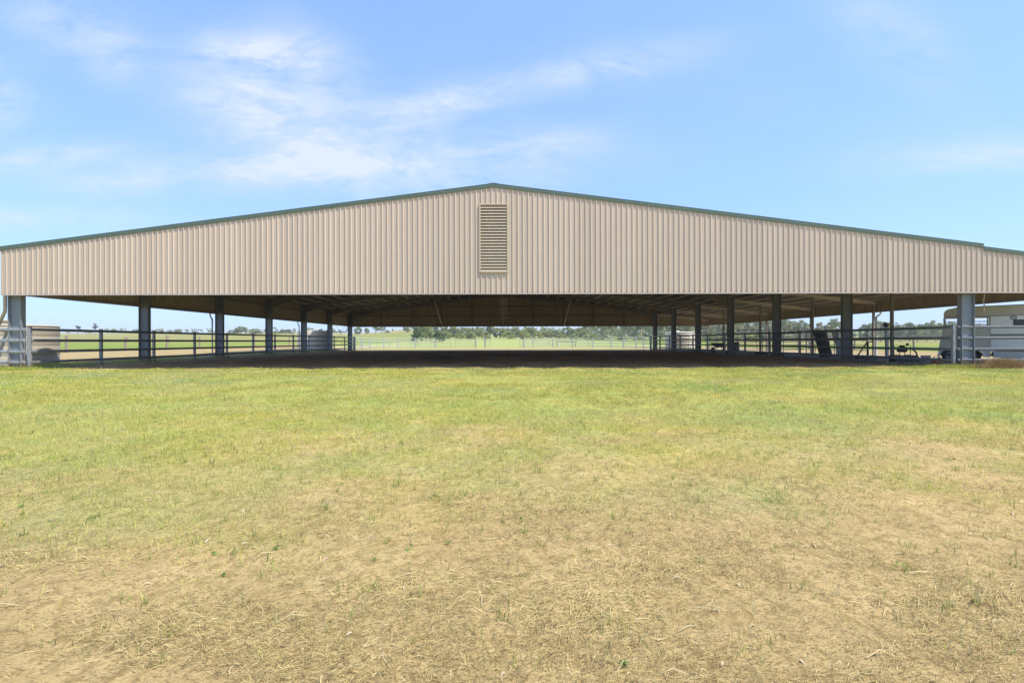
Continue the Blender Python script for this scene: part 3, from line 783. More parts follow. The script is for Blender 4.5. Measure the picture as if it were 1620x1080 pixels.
# ------------------------------------------------------------------ things kept in the lean-to
SL = 0.084
def panel(label, x0, x1, y, h=1.85, group='steel yard panels in the lean-to'):
    root = empty('yard_panel', ((x0+x1)/2, y, SL)); tag(root, label, 'yard panel', group)
    m = MB(); m.tube([(x0, y, SL), (x0, y, SL+h), (x1, y, SL+h), (x1, y, SL)], 0.028, 8)
    m.tube([(x0+.04, y, SL+0.30), (x1-.04, y, SL+0.30)], 0.024, 8); m.build('panel_frame', M['galv_dk'], root)
    for zz in (0.62, 0.92, 1.25, 1.55):
        m = MB(); m.tube([(x0+0.03, y, SL+zz), (x1-0.03, y, SL+zz)], 0.021, 8); m.build('rail', M['galv_dk'], root)
    m = MB(); xm = (x0+x1)/2; m.tube([(xm, y, SL+0.31), (xm, y, SL+h-0.03)], 0.018, 8); m.build('upright', M['galv_dk'], root)
panel('steel yard panel dividing the lean-to beside the arena fence, middle of the row', 18.95, 21.95, 36.2)
panel('steel yard panel dividing the lean-to beside the outer posts, middle of the row', 22.2, 25.1, 36.2)
panel('steel yard panel far back in the lean-to beside the arena fence', 18.95, 21.95, 48.6)
panel('steel yard panel far back in the lean-to beside the outer posts', 22.2, 25.1, 48.6)
panel('steel yard panel closing the rear of the lean-to before the cream tank', 19.2, 22.6, 55.2, 1.7)

rail_fence('thin steel fence between the outer posts of the lean-to', [(25.05, y) for y in (30.9, 34.0, 37.2, 40.3, 43.6, 46.8, 50.0, 53.1, 56.0)], M['galv_dk'], rails=(0.4, 0.75, 1.1, 1.45, 1.75), h=1.86, pw=0.06, rail=(0.02, 0.024))
def slat_panel(name, label, p, w, h, lean, nslat, material, lz=0.0, vertical=True, cat='panel'):
    root = empty(name, p); tag(root, label, cat)
    T_ = Matrix.Translation(Vector(p)) @ Matrix.Rotation(lz, 4, 'Z') @ Matrix.Rotation(lean, 4, 'Y')
    def put(m): m.v = [tuple(T_ @ Vector(v)) for v in m.v]; return m
    for zz in (0.04, h*0.5, h-0.10):
        m = MB(); m.box(0.021, 0.07, -w/2, w/2, zz, zz+0.09); put(m).build('bearer', material, root)
    m = MB(); pit = w/nslat
    for k in range(nslat):
        m.box(0, 0.02, -w/2+k*pit+0.006, -w/2+(k+1)*pit-0.012-random.random()*0.02, 0, h-random.random()*0.03)
    put(m).build('slats', material, root)
slat_panel('pallet', 'dark timber pallet leaning with its top against the stall post', (20.55, 28.45, SL), 1.5, 1.72, -0.24, 7, M['timber_dk'], R(-62), cat='pallet')
slat_panel('slatted_panel', 'weathered grey slatted timber panel leaning beside the dark pallet', (21.15, 27.85, SL), 1.3, 1.74, -0.27, 9, M['timber_gy'], R(-50), cat='slatted panel')
# three-point frame
ir = empty('implement_frame', (20.2, 24.9, SL)); tag(ir, 'small rusty A-shaped steel implement frame standing behind the right fence', 'implement')
m = MB(); m.bar((20.42, 25.0, SL), (20.42, 25.0, 0.98), 0.06, 0.06); m.build('upright', M['dark'], ir)
m = MB(); m.bar((19.85, 25.0, SL+0.15), (20.36, 25.0, 0.96), 0.05, 0.05, up=(0,1,0)); m.build('stay', M['dark'], ir)
m = MB(); m.bar((20.36, 25.0, 1.01), (20.66, 25.0, 1.01), 0.07, 0.05); m.build('hitch', M['dark'], ir)
m = MB(); m.bar((19.75, 25.0, SL+0.06), (20.9, 25.0, SL+0.06), 0.1, 0.1); m.bar((20.42, 24.5, SL+0.05), (20.42, 25.5, SL+0.05), 0.07, 0.07); m.build('base_beam', M['dark'], ir)
m = MB(); m.bbox(19.42, 19.80, 23.6, 23.9, SL, SL+0.22, 0.02); m.box(19.50, 19.58, 23.59, 23.599, SL+0.05, SL+0.15)
tag(m.build('concrete_block', M['conc']), 'small grey concrete block on the lean-to slab beside the implement frame', 'concrete block')
# land leveller
lv = empty('land_leveller', (19.4, 21.5, SL)); tag(lv, 'long dark steel land leveller with pale end plate behind the right fence', 'farm implement')
m = MB(); m.prism([(21.2, SL), (21.8, SL), (21.72, SL+0.26), (21.55, SL+0.30), (21.3, SL+0.30)], 'x', 18.72, 19.86); m.build('blade', M['dark'], lv)
m = MB(); m.prism([(19.88, SL+0.30), (20.34, SL+0.30), (20.20, SL+0.06), (20.02, SL+0.06)], 'y', 21.18, 21.24); m.build('end_plate', M['galv'], lv)
m = MB(); m.box(19.95, 20.62, 21.14, 21.30, SL, SL+0.035); m.build('skid', M['galv_dk'], lv)
m = MB(); m.bar((20.42, 21.25, SL+0.03), (20.32, 21.25, SL+0.30), 0.04, 0.04, up=(0,1,0)); m.build('stay', M['galv'], lv)
# pump standing on the leveller
pu = empty('pump_engine', (19.35, 21.55, SL+0.30)); tag(pu, 'small black pump engine in a tube frame with looped hose, on the leveller', 'pump')
z = SL+0.301
m = MB()
for yy in (21.38, 21.70):
    m.tube([(19.06, yy, z), (19.06, yy, z+0.46), (19.56, yy, z+0.46), (19.56, yy, z)], 0.016, 8)
for xx in (19.06, 19.56):
    m.tube([(xx, 21.38, z+0.02), (xx, 21.70, z+0.02)], 0.014, 8)
m.build('frame', M['dark'], pu)
m = MB(); m.bbox(19.13, 19.48, 21.42, 21.66, z+0.14, z+0.40, 0.03); m.lathe([(0.10, z+0.40), (0.10, z+0.44), (0.03, z+0.47)], 19.3, 21.54, 14); m.build('engine', M['rubber'], pu)
m = MB(); m.lathe([(0.03, z+0.462), (0.055, z+0.48), (0.055, z+0.55), (0.02, z+0.57)], 19.52, 21.5, 12); m.build('air_filter', M['rubber'], pu)
m = MB()
for k in range(2):
    m.tube([(19.58+0.36*math.sin(a*0.5)*1.0 + 0.04*k, 21.45+0.08*k, z+0.30*math.cos(a*0.5) - 0.02*k) for a in [math.pi*i/12 for i in range(13)]], 0.016, 8)
m.build('hose', M['rubber'], pu)
# fence energiser on the post
eb = empty('fence_energiser', (18.32, 21.22, 1.72)); tag(eb, 'small black and yellow box on top of a right fence post', 'electric fence unit')
m = MB(); m.bbox(18.20, 18.33, 21.16, 21.28, 1.71, 1.90, 0.012); m.build('housing', M['rubber'], eb)
m = MB(); m.bbox(18.332, 18.46, 21.17, 21.27, 1.70, 1.91, 0.012); m.build('cover', M['yellow'], eb)
# wheelbarrow
wb = empty('wheelbarrow', (19.9, 41.5, SL)); tag(wb, 'black wheelbarrow behind the right fence, beside the fourth column', 'wheelbarrow')
m = MB(); z = SL
top = [(19.25, 41.1), (20.35, 41.1), (20.35, 41.9), (19.25, 41.9)]; bot = [(19.6, 41.25), (20.1, 41.25), (20.1, 41.75), (19.6, 41.75)]
vs = [(x, y, z+0.82) for x, y in top] + [(x, y, z+0.45) for x, y in bot]
m.add(vs, [(0,1,5,4), (1,2,6,5), (2,3,7,6), (3,0,4,7), (4,5,6,7)]); m.build('tray', M['rubber'], wb)
m = MB()
for yy in (41.3, 41.7): m.tube([(19.3, 41.5+(yy-41.5)*0.3, z+0.22), (19.7, yy, z+0.42), (20.9, yy, z+0.72)], 0.02, 8); m.tube([(20.2, yy, z+0.5), (20.3, yy, z)], 0.018, 8)
m.build('handles', M['dark'], wb)
wheel(19.35, z+0.2, 41.45, 41.55, 0.2, wb)
m = MB(); z = SL; m.lathe([(0.29, z), (0.30, z+0.02), (0.30, z+0.28), (0.315, z+0.29), (0.315, z+0.31), (0.30, z+0.32), (0.30, z+0.58), (0.315, z+0.59), (0.315, z+0.61), (0.30, z+0.62), (0.30, z+0.86), (0.27, z+0.88), (0.27, z+0.84), (0.02, z+0.84)], 21.8, 42.2, 26)
tag(m.build('drum', M['drum']), 'tan steel drum standing in the lean-to behind the wheelbarrow', 'drum')
for (x, y, w, d, t, lb) in ((19.75, 34.2, 0.85, 0.6, 0.16, 'black rubber mats stacked low beside the right fence, farther back of the two'), (19.2, 31.1, 0.42, 0.4, 0.10, 'small dark rubber mat lying by the foot of the third right column')):
    m = MB(); n = 3 if t > 0.12 else 2
    for k in range(n): m.bbox(x-w/2+0.02*k, x+w/2+0.03*k, y-d/2, y+d/2+0.02*k, SL+t*k/n+0.001, SL+t*(k+1)/n-0.002, 0.008)
    tag(m.build('rubber_mat', M['rubber']), lb, 'rubber mat')
ob = empty('fuel_can', (19.15, 19.6, SL)); tag(ob, 'small faded orange fuel can on the slab by the front right fence post', 'fuel can')
m = MB(); m.bbox(18.95, 19.30, 19.5, 19.72, SL+0.001, SL+0.24, 0.03); m.build('can_body', M['orange'], ob)
m = MB(); m.tube([(19.0, 19.61, SL+0.235), (19.0, 19.61, SL+0.30), (19.2, 19.61, SL+0.30), (19.2, 19.61, SL+0.235)], 0.017, 8); m.build('handle', M['orange'], ob)
m = MB(); m.lathe([(0.03, SL+0.238), (0.03, SL+0.28), (0.02, SL+0.285)], 19.26, 19.61, 12); m.build('cap', M['dark'], ob)
# frayed rope hanging from the front girt
m = MB(); pts = [(X(1554, 17.9)+0.012*math.sin(k*0.9), YF+0.12+0.008*math.cos(k*1.3), ZB+0.04-0.068*k) for k in range(11)]
m.tube(pts, 0.016, 8)
for k in range(2, 11, 2): m.lathe([(0.02, pts[k][2]-0.02), (0.032, pts[k][2]), (0.02, pts[k][2]+0.02)], pts[k][0], pts[k][1], 8)
for k in range(5): m.tube([pts[-1], (pts[-1][0]+random.uniform(-.04,.04), pts[-1][1]+random.uniform(-.03,.03), pts[-1][2]-0.10)], 0.006, 5)
tag(m.build('rope', M['rope']), 'frayed knotted tan rope hanging from the gable beside the right column', 'rope')
# trestle rail in the paddock
tr = empty('trestle_rail', (X(896, 88), 88, 0.05)); tag(tr, 'low dark rail on splayed white-legged trestles beyond the far fence', 'trestle')
m = MB(); m.bar((X(880, 88), 88, 1.0), (X(912, 88), 88, 1.0), 0.08, 0.10); m.build('rail', M['dark'], tr)
for px in (881, 885, 910):
    m = MB(); x = X(px, 88)
    for s in (-1, 1): m.bar((x, 88, 0.96), (x+0.10*s, 88+0.35*s, 0.0), 0.07, 0.07, up=(1, 0, 0))
    m.build('leg', M['pipe'] if px == 885 else M['dark'], tr)

# ------------------------------------------------------------------ trees
def leaf_cloud(centres, radii, per, size, base, var, seed, flat=0.75):
    r = np.random.default_rng(seed); N = len(centres)*per
    ci = np.repeat(np.arange(len(centres)), per)
    d = r.normal(size=(N, 3)); d /= np.linalg.norm(d, axis=1)[:, None]
    rad = np.asarray(radii)[ci]*r.uniform(0.25, 1.0, N)**0.5
    c = np.asarray(centres)[ci] + d*rad[:, None]*np.array([1, 1, flat])
    a = r.normal(size=(N, 3)) + d*0.9; a /= np.linalg.norm(a, axis=1)[:, None]
    u = np.cross(a, r.normal(size=(N, 3))); u /= np.linalg.norm(u, axis=1)[:, None]
    v = np.cross(a, u)
    s = size*r.uniform(0.6, 1.35, N)
    u *= s[:, None]; v *= (s*r.uniform(0.35, 0.7, N))[:, None]
    co = np.stack([c-u, c+v*0.9-u*0.1, c+u, c-v*0.9+u*0.1], 1).reshape(-1, 3)
    tone = r.uniform(1-var, 1+var, len(centres))[ci]*r.uniform(0.8, 1.2, N)
    hue = r.uniform(-0.12, 0.12, len(centres))[ci]
    colr = np.asarray(base)[None]*tone[:, None]*np.stack([1+hue, np.ones(N), 1-hue*0.5], 1)
    return co, np.repeat(colr, 4, 0)
def leaf_mesh(name, co, colr):
    n = len(co)//4
    return big_mesh(name, co, np.arange(n*4), np.full(n, 4), M['leaf'], colr)
PROTO = {}
def tree_proto(kind, seed):
    """unit-height tree: crown mesh and trunk mesh"""
    r = random.Random(seed*17+5); cen, rad, limbs = [], [], []
    if kind == 'gum':            # tall, open crown in separate masses, pale trunk
        base, size, per = (0.33, 0.35, 0.155), 0.040, 60
        for k in range(30):
            z = r.uniform(0.42, 0.97); w = 0.30*math.sin(math.pi*min(1, (z-0.30)/0.72))**0.7
            a = r.uniform(0, 6.28); q = w*r.uniform(0.35, 1.0)
            cen.append((q*math.cos(a), q*math.sin(a), z)); rad.append(r.uniform(0.06, 0.11))
    elif kind == 'round':        # dense dome
        base, size, per = (0.27, 0.30, 0.12), 0.044, 60
        for k in range(46):
            a = r.uniform(0, 6.28); e = r.uniform(-0.62, 1.0); q = math.sqrt(max(0, 1-e*e*0.9))*0.46*r.uniform(0.55, 1.0)
            cen.append((q*math.cos(a), q*math.sin(a), 0.46+0.42*e)); rad.append(r.uniform(0.09, 0.15))
    elif kind == 'shrub':        # low, wide, down to the ground
        base, size, per = (0.35, 0.385, 0.12), 0.050, 60
        for k in range(44):
            a = r.uniform(0, 6.28); e = r.uniform(0, 1.0); q = math.sqrt(1-e*e)*0.55*r.uniform(0.4, 1.0)
            cen.append((q*math.cos(a), q*math.sin(a), 0.16+0.72*e)); rad.append(r.uniform(0.10, 0.17))
    elif kind == 'bush':         # dark dense bush
        base, size, per = (0.14, 0.19, 0.08), 0.046, 60
        for k in range(44):
            a = r.uniform(0, 6.28); e = r.uniform(0, 1.0); q = math.sqrt(1-e*e)*0.50*r.uniform(0.5, 1.0)
            cen.append((q*math.cos(a), q*math.sin(a), 0.14+0.72*e)); rad.append(r.uniform(0.10, 0.16))
    else:                        # spindly: bare stem with a few tufts
        base, size, per = (0.075, 0.095, 0.05), 0.035, 26
        for k in range(13):
            z = 0.40+0.55*r.random(); a = r.uniform(0, 6.28); q = 0.14*r.random()
            cen.append((q*math.cos(a), q*math.sin(a), z)); rad.append(r.uniform(0.05, 0.09))
    co, cl = leaf_cloud(cen, rad, per, size, base, 0.30, seed)
    crown = leaf_mesh('crown', co, cl)
    t = MB(); tr_ = 0.022 if kind != 'shrub' else 0.015
    hgt = 0.75 if kind in ('gum', 'spindly') else 0.5
    b0 = (r.uniform(-.03, .03), r.uniform(-.03, .03))
    n = 7
    def limb(pts, r0, r1):
        vs, fs = [], []
        for i, p in enumerate(pts):
            rr = r0+(r1-r0)*i/(len(pts)-1)
            for k in range(n): vs.append((p[0]+rr*math.cos(6.283*k/n), p[1]+rr*math.sin(6.283*k/n), p[2]))
        for i in range(len(pts)-1):
            for k in range(n): a_, c_ = i*n+k, i*n+(k+1) % n; fs.append((a_, c_, c_+n, a_+n))
        t.add(vs, fs, 0, True)
    limb([(0, 0, -0.06), (b0[0]*.4, b0[1]*.4, hgt*0.4), (b0[0], b0[1], hgt)], tr_, tr_*0.4)
    for c in r.sample(cen, min(9, len(cen))):
        z0 = hgt*r.uniform(0.35, 0.8); limb([(b0[0]*z0, b0[1]*z0, z0), (c[0]*0.6, c[1]*0.6, z0*0.45+c[2]*0.55), c], tr_*0.5, tr_*0.15)
    me = bpy.data.meshes.new('trunk'); me.from_pydata(t.v, [], t.f); me.materials.append(M['bark'] if kind in ('gum', 'spindly') else M['bark_dk'])
    me.polygons.foreach_set('use_smooth', t.s)
    return crown, me
NAME = {'gum': 'gum_tree', 'round': 'domed_tree', 'shrub': 'shrub', 'bush': 'dark_bush', 'spindly': 'spindly_tree'}
CAT = {'gum': 'tree', 'round': 'tree', 'shrub': 'shrub', 'bush': 'bush', 'spindly': 'tree'}
HOR = 540.0
def plant(kind, px, Y, top, wpx, label, group, seed=None):
    seed = seed if seed is not None else random.randrange(4)
    if (kind, seed) not in PROTO: PROTO[(kind, seed)] = tree_proto(kind, seed+{'gum':10,'round':20,'shrub':30,'bush':40,'spindly':50}[kind])
    cm, tm = PROTO[(kind, seed)]
    x = X(px, Y); z = float(terrain(x, Y))
    hz = HOR - (px-810)*0.0028
    h = max(2.0, EYE + (hz-top)*Y/720 - z)
    wid = {'gum': 0.66, 'round': 1.05, 'shrub': 1.25, 'bush': 1.15, 'spindly': 0.4}[kind]
    w = wpx*Y/720/wid
    root = empty(NAME[kind], (x, Y, z), random.uniform(0, 6.28)); root.scale = (w, w, h)
    tag(root, label, CAT[kind], group)
    for nm, me in (('crown', cm), ('trunk', tm)):
        o = bpy.data.objects.new(nm, me); col.objects.link(o); o.parent = root
ORD = ['first', 'second', 'third', 'fourth', 'fifth', 'sixth', 'seventh', 'eighth', 'ninth', 'tenth', 'eleventh', 'twelfth', 'thirteenth', 'fourteenth', 'fifteenth', 'sixteenth', 'seventeenth', 'eighteenth', 'nineteenth', 'twentieth']
G_HILL, G_BELT, G_RIGHT, G_LEFT = 'trees on the pale hill', 'woodland belt behind the far fence', 'trees beyond the right paddock', 'trees on the left skyline'
# left skyline
plant('spindly', 122.5, 300, 514, 9, 'small spindly tree on the left skyline, just right of the beige tank', G_LEFT)
plant('spindly', 150.5, 260, 511.5, 9, 'taller spindly tree with tufted top on the left skyline', G_LEFT, 1)
plant('round', 381, 300, 515.5, 20, 'tall domed tree on the left skyline between the third and fourth columns', G_LEFT, 0)
plant('round', 404, 300, 519.5, 22, 'lower broad domed tree just right of the tall domed tree', G_LEFT, 1)
plant('round', 367, 320, 521.5, 13, 'small domed tree just left of the tall domed tree', G_LEFT, 2)
plant('round', 453, 320, 520.5, 26, 'wide ragged tree on the left skyline before the cream tank', G_LEFT, 3)
plant('shrub', 437, 330, 523, 14, 'low pale shrub at the left foot of the wide ragged tree', G_LEFT)
plant('round', 490, 330, 517.5, 15, 'domed tree rising just above the cream tank on the left', G_LEFT, 1)
plant('spindly', 502, 330, 520, 8, 'little spindly tree above the roof of the left cream tank', G_LEFT, 2)
for k, (px, tp) in enumerate(((61, 519), (180, 520), (215, 520.5), (251, 520), (269, 521.5), (281, 520.5), (333, 523))):
    plant('round' if k % 2 else 'gum', px, 420, tp, 11, f'small grey-green tree low on the left skyline, {ORD[k]} from the left in that low row', G_LEFT)
# pale hill
plant('round', 566, 330, 516.5, 14, 'leftmost dark tree on the pale hill, beside the rear column', G_HILL, 2)
plant('round', 580, 340, 518, 9, 'single round tree on the pale hill, second from the rear column', G_HILL, 0)
plant('gum', 594, 350, 515.5, 13, 'open gum tree on the pale hill, left one of a close pair', G_HILL, 0)
plant('gum', 604, 350, 516, 13, 'open gum tree on the pale hill, right one of a close pair', G_HILL, 2)
plant('shrub', 612, 350, 521.5, 9, 'low shrub at the right foot of the paired gum trees on the hill', G_HILL)
plant('bush', 621, 420, 519.5, 3, 'tiny dark bush near the crest of the pale hill', G_HILL)
# dark bushes left of the belt
plant('bush', 659, 150, 515, 22, 'large dark bush at the left end of the woodland belt', G_BELT, 0)
plant('round', 673, 165, 512, 26, 'pale green rounded tree just behind the large dark bush', G_BELT, 0)
plant('bush', 694, 155, 522, 24, 'second dark bush, lower and wider, in front of the belt', G_BELT, 1)
plant('shrub', 682, 170, 524, 14, 'yellow-green shrub squeezed between the two dark bushes', G_BELT, 2)
bl = [('shrub',708,215,524,20),('round',716,250,516,24),('shrub',727,215,526,22),('round',738,255,517,26),('shrub',746,225,524,22),('round',757,260,516,22),('shrub',768,225,524,20),('gum',776,270,513,20),('round',790,255,517.5,26),('shrub',802,235,524,24),('round',815,260,518,24),('shrub',829,235,522,24),('round',841,265,516,26),('shrub',851,235,523,20),('round',863,262,519,24),('round',878,240,521,20),('shrub',889,235,527,22),('round',898,255,516,24),('shrub',907,230,528,18),('round',918,250,517,24),('shrub',929,230,529,18)]
cnt = {}
for (kd, px, Y, tp, w) in bl:
    cnt[kd] = cnt.get(kd, 0)+1
    nm = {'shrub': 'low olive shrub at the front of the woodland belt', 'round': 'rounded grey-green tree in the woodland belt', 'gum': 'taller gum tree standing above the woodland belt'}[kd]
    plant(kd, px, Y, tp, w, nm + ('' if kd == 'gum' else f', {ORD[cnt[kd]-1]} such from the dark bushes'), G_BELT)
k = 0
for px in range(925, 1236, 15):
    k += 1
    far = 245+14*((k*5) % 4)
    plant('gum', px+random.uniform(-4, 4), far, (496 if px < 1110 else 499+ (px-1110)*0.03)+random.uniform(-4, 6), random.uniform(20, 28), f'tall grey-green gum on the woodland edge, {ORD[k-1] if k <= 20 else "twenty-first" if k == 21 else "last"} from the left of the tall gums', G_BELT)
for k, (px, tp, w) in enumerate(((940, 527, 20), (955, 530, 22), (985, 531, 20), (1012, 531, 22), (1095, 529, 24), (1130, 527, 24), (1160, 526, 26), (1190, 527, 26))):
    plant('shrub', px, 225, tp, w, f'pale shrub at the foot of the tall gums, {ORD[k]} going right along their edge', G_BELT)
# right side
rs = [('gum',1242,230,503,18),('gum',1256,240,509,17),('gum',1268,235,507,17),('gum',1279,240,512,15),('gum',1296,240,510,15),('gum',1308,245,511,15),('gum',1319,235,505,20),('gum',1332,240,508,18),('round',1346,300,519,14),('round',1366,270,511,15),('round',1379,262,509,20),('gum',1393,262,508,22),('round',1409,268,510,22),('round',1424,262,512,24),('gum',1438,265,510,22),('round',1451,258,511,24),('round',1466,262,509,24),('gum',1480,250,506,22),('round',1493,262,511,24),('round',1510,262,510,24),('gum',1526,262,509,22),('round',1545,262,511,26),('round',1566,262,510,26),('gum',1586,262,509,24),('round',1606,262,511,26)]
cnt = {}
for (kd, px, Y, tp, w) in rs:
    c_ = 'open' if px < 1340 else 'far'
    cnt[(kd, c_)] = cnt.get((kd, c_), 0)+1; n_ = ORD[cnt[(kd, c_)]-1]
    lb = f'open-crowned gum with sky showing through, {n_} from the left behind the yard panels' if c_ == 'open' else (f'dense rounded tree across the right paddock, {n_} from the left of its kind' if kd == 'round' else f'taller ragged gum across the right paddock, {n_} from the left of its kind')
    plant(kd, px, Y, tp, w, lb, G_RIGHT)
# dead trunk
m = MB(); x = X(764, 205); z = float(terrain(x, 205)); m.tube([(x, 205, z-.3), (x+0.15, 205, z+2.5), (x+.05, 205, z+4.6)], 0.14, 7); m.tube([(x+0.1, 205, z+2.6), (x+0.9, 205, z+4.4)], 0.07, 6)
tag(m.build('dead_tree', M['bark']), 'bare pale dead trunk in front of the woodland belt', 'dead tree')
# far wood as one mass
def woods(name, specs, seed):
    r = np.random.default_rng(seed); cen, rad = [], []
    for (px0, px1, Y, n, h0, h1) in specs:
        for k in range(n):
            px = r.uniform(px0, px1); yy = Y*r.uniform(0.95, 1.15); x = X(px, yy); z = float(terrain(x, yy)); h = r.uniform(h0, h1)
            for q in range(9):
                cen.append((x+r.normal()*h*0.2, yy+r.normal()*h*0.2, z+h*r.uniform(0.2, 0.9))); rad.append(h*r.uniform(0.13, 0.24))
    co, cl = leaf_cloud(cen, rad, 34, 0.62, (0.32, 0.345, 0.15), 0.30, seed)
    o = bpy.data.objects.new(name, leaf_mesh(name, co, cl)); col.objects.link(o)
    tag(o, 'far mass of grey-green woodland along the horizon', 'woods', kind='stuff')
woods('woods', [(640, 930, 330, 70, 5.5, 8.0), (920, 1260, 300, 130, 7, 14), (1240, 1345, 330, 16, 6, 10), (1376, 1760, 320, 75, 9, 14), (-60, 560, 620, 60, 4, 8)], 3)

# ------------------------------------------------------------------ ground cover: blades, straw, weeds
def scatter(n, y0, y1, half=1.22, power=1.0, side=1.6):
    """points over the view-side ground, denser close by"""
    t = rng.random(n)
    y = y0*(y1/y0)**t if power == 0 else (y0**power + t*(y1**power-y0**power))**(1/power)
    x = CAMX + rng.uniform(-1, 1, n)*(half*np.maximum(y*1.0, 1.2)+side+rng.normal(0, 0.35*side, n)) 
    return x, y
def blades(x, y, L, W, lean, colr, bend=0.5, lift=0.0):
    n = len(x); z = ground_z(x, y) - 0.004 + lift
    a = rng.uniform(0, 2*np.pi, n); b = rng.uniform(0, 2*np.pi, n)
    wx, wy = np.cos(a)*W/2, np.sin(a)*W/2
    ln = np.sin(lean)*L; up = np.cos(lean)*L
    dx, dy = np.cos(b)*ln, np.sin(b)*ln
    p0 = np.stack([x-wx, y-wy, z], 1); p1 = np.stack([x+wx, y+wy, z], 1)
    k = 0.55
    mx, my, mz = x+dx*k*bend, y+dy*k*bend, z+up*(k+0.12)
    p2 = np.stack([mx+wx*.8, my+wy*.8, mz], 1); p3 = np.stack([mx-wx*.8, my-wy*.8, mz], 1)
    p4 = np.stack([x+dx, y+dy, z+up], 1)
    co = np.stack([p0, p1, p2, p3, p4], 1).reshape(-1, 3)
    i = np.arange(n)*5
    loops = np.stack([i, i+1, i+2, i+3, i+3, i+2, i+4], 1).ravel()
    sizes = np.tile([4, 3], n)
    return co, loops, sizes, np.repeat(colr, 5, 0)
def make_stuff(name, parts, material, label, cat):
    co, lo, sz, cl, off = [], [], [], [], 0
    for c, l, s, k in parts:
        co.append(c); lo.append(l+off); sz.append(s); cl.append(k); off += len(c)
    me = big_mesh(name, np.concatenate(co), np.concatenate(lo), np.concatenate(sz), material, np.concatenate(cl))
    o = bpy.data.objects.new(name, me); col.objects.link(o); tag(o, label, cat, kind='stuff'); return o
def palette(n, cols, wts, jit=0.15):
    c = np.array(cols)[rng.choice(len(cols), n, p=np.array(wts)/sum(wts))]
    return c*rng.uniform(1-jit, 1+jit, (n, 1))*rng.uniform(0.94, 1.06, (n, 3))
GREEN = [(0.43,0.475,0.080),(0.57,0.545,0.115),(0.26,0.345,0.090),(0.62,0.54,0.19),(0.68,0.58,0.27)]
parts = []
x, y = scatter(1250000, 1.5, 19.4, power=1.25, side=4.5)
cv = grass_cover(x, y)
tuft = sstep(0.34, 0.60, fbm(x*5.5, y*5.5, 101, 3))
cv = np.maximum(cv, 0.045)*(1-0.85*sstep(0.54, 0.66, fbm(x*0.7+3, y*0.8, 141, 4))*sstep(4, 8, y))
keep = rng.random(len(x)) < (cv**0.9)*(0.16+0.84*tuft)
keep &= ~((rng.random(len(x)) < sstep(16.6, 19.6, y + 3.2*(fbm(x*0.7, y*0.9, 14, 4)-.5))**0.6) & (np.abs(x) < 17.8))
x, y = x[keep], y[keep]; n = len(x)
dist = np.clip(y/9, 0.5, 2)
gcol = palette(n, GREEN, [0.29, 0.25, 0.16, 0.18, 0.12])
gcol *= (0.74+0.46*fbm(x*0.8, y*0.8, 111, 4))[:, None]
pale = sstep(0.50, 0.66, fbm(x*0.45+7, y*0.6, 115, 4))[:, None]*0.42
gcol = gcol*(1-pale) + np.array((0.60, 0.52, 0.27))*pale*rng.uniform(.8, 1.15, (n, 1))
cool = sstep(0.56, 0.70, fbm(x*0.4+40, y*0.5, 117, 4))[:, None]*0.6
gcol = gcol*(1-cool) + gcol*np.array((0.70, 0.92, 1.15))*cool
tall = rng.random(n) < 0.04
yel = sstep(0.45, 0.65, fbm(x*0.35+20, y*0.35, 121, 3))[:, None]
gcol = gcol*(1-0.35*yel) + gcol*np.array([1.22, 1.06, 0.95])*0.35*yel
parts.append(blades(x, y, rng.uniform(0.025, 0.072, n)*(0.75+0.45*tuft[keep])*np.where(tall, 1.9, 1.0)*np.clip(0.6+y/14, .6, 1), rng.uniform(0.0035, 0.007, n)*dist, rng.uniform(0.3, 1.35, n), gcol))
# sparse tufts out on the bare soil
tx, ty = scatter(5200, 1.5, 8.0, power=1.3)
kp = rng.random(len(tx)) < 0.3+0.5*grass_cover(tx, ty); tx, ty = tx[kp], ty[kp]
per = rng.integers(4, 13, len(tx)); ix = np.repeat(np.arange(len(tx)), per); n = len(ix)
sp = rng.uniform(0.008, 0.03, len(tx))[ix]
tc_ = np.array([(0.30,0.36,0.09),(0.46,0.43,0.17),(0.55,0.47,0.25),(0.20,0.27,0.07)])[rng.choice(4, len(tx), p=[.30,.32,.26,.12])][ix]*rng.uniform(0.8, 1.2, (n, 1))
parts.append(blades(tx[ix]+rng.normal(size=n)*sp, ty[ix]+rng.normal(size=n)*sp, rng.uniform(0.018, 0.070, n), rng.uniform(0.0020, 0.0048, n), rng.uniform(0.10, 1.1, n), tc_))
# long grass round the post feet and along the kerb
def clump(cx, cy, sx, sy, n, L, cols, wts):
    x = cx+rng.normal(size=n)*sx; y = cy+rng.normal(size=n)*sy
    parts.append(blades(x, y, rng.uniform(L*0.4, L, n), rng.uniform(0.006, 0.013, n), rng.uniform(0.05, 0.8, n), palette(n, cols, wts)))
clump(-21.5, 17.7, 1.7, 0.22, 5200, 0.20, GREEN, [.55, .3, .15, 0, 0])
clump(-18.6, 17.8, 0.5, 0.18, 900, 0.22, GREEN, [.5, .3, .2, 0, 0])
clump(-19.9, 20.2, 0.5, 1.0, 2600, 0.22, GREEN, [.45, .15, .4, 0, 0])
clump(-19.4, 24.5, 0.35, 1.8, 2200, 0.16, GREEN, [.3, .2, .4, .1, 0])
clump(18.0, 17.7, 0.7, 0.18, 1700, 0.20, GREEN, [.5, .3, .2, 0, 0])
clump(16.7, 17.9, 0.5, 0.15, 600, 0.12, GREEN, [.5, .3, .2, 0, 0])
clump(22.0, 20.3, 2.0, 0.5, 2500, 0.16, GREEN, [.4, .3, .1, .2, 0])
for q in range(46):
    clump(rng.uniform(-17, 17), rng.uniform(17.0, 18.2), rng.uniform(.15, .5), 0.10, int(rng.integers(40, 130)), 0.12, GREEN, [.45, .3, .2, .05, 0])
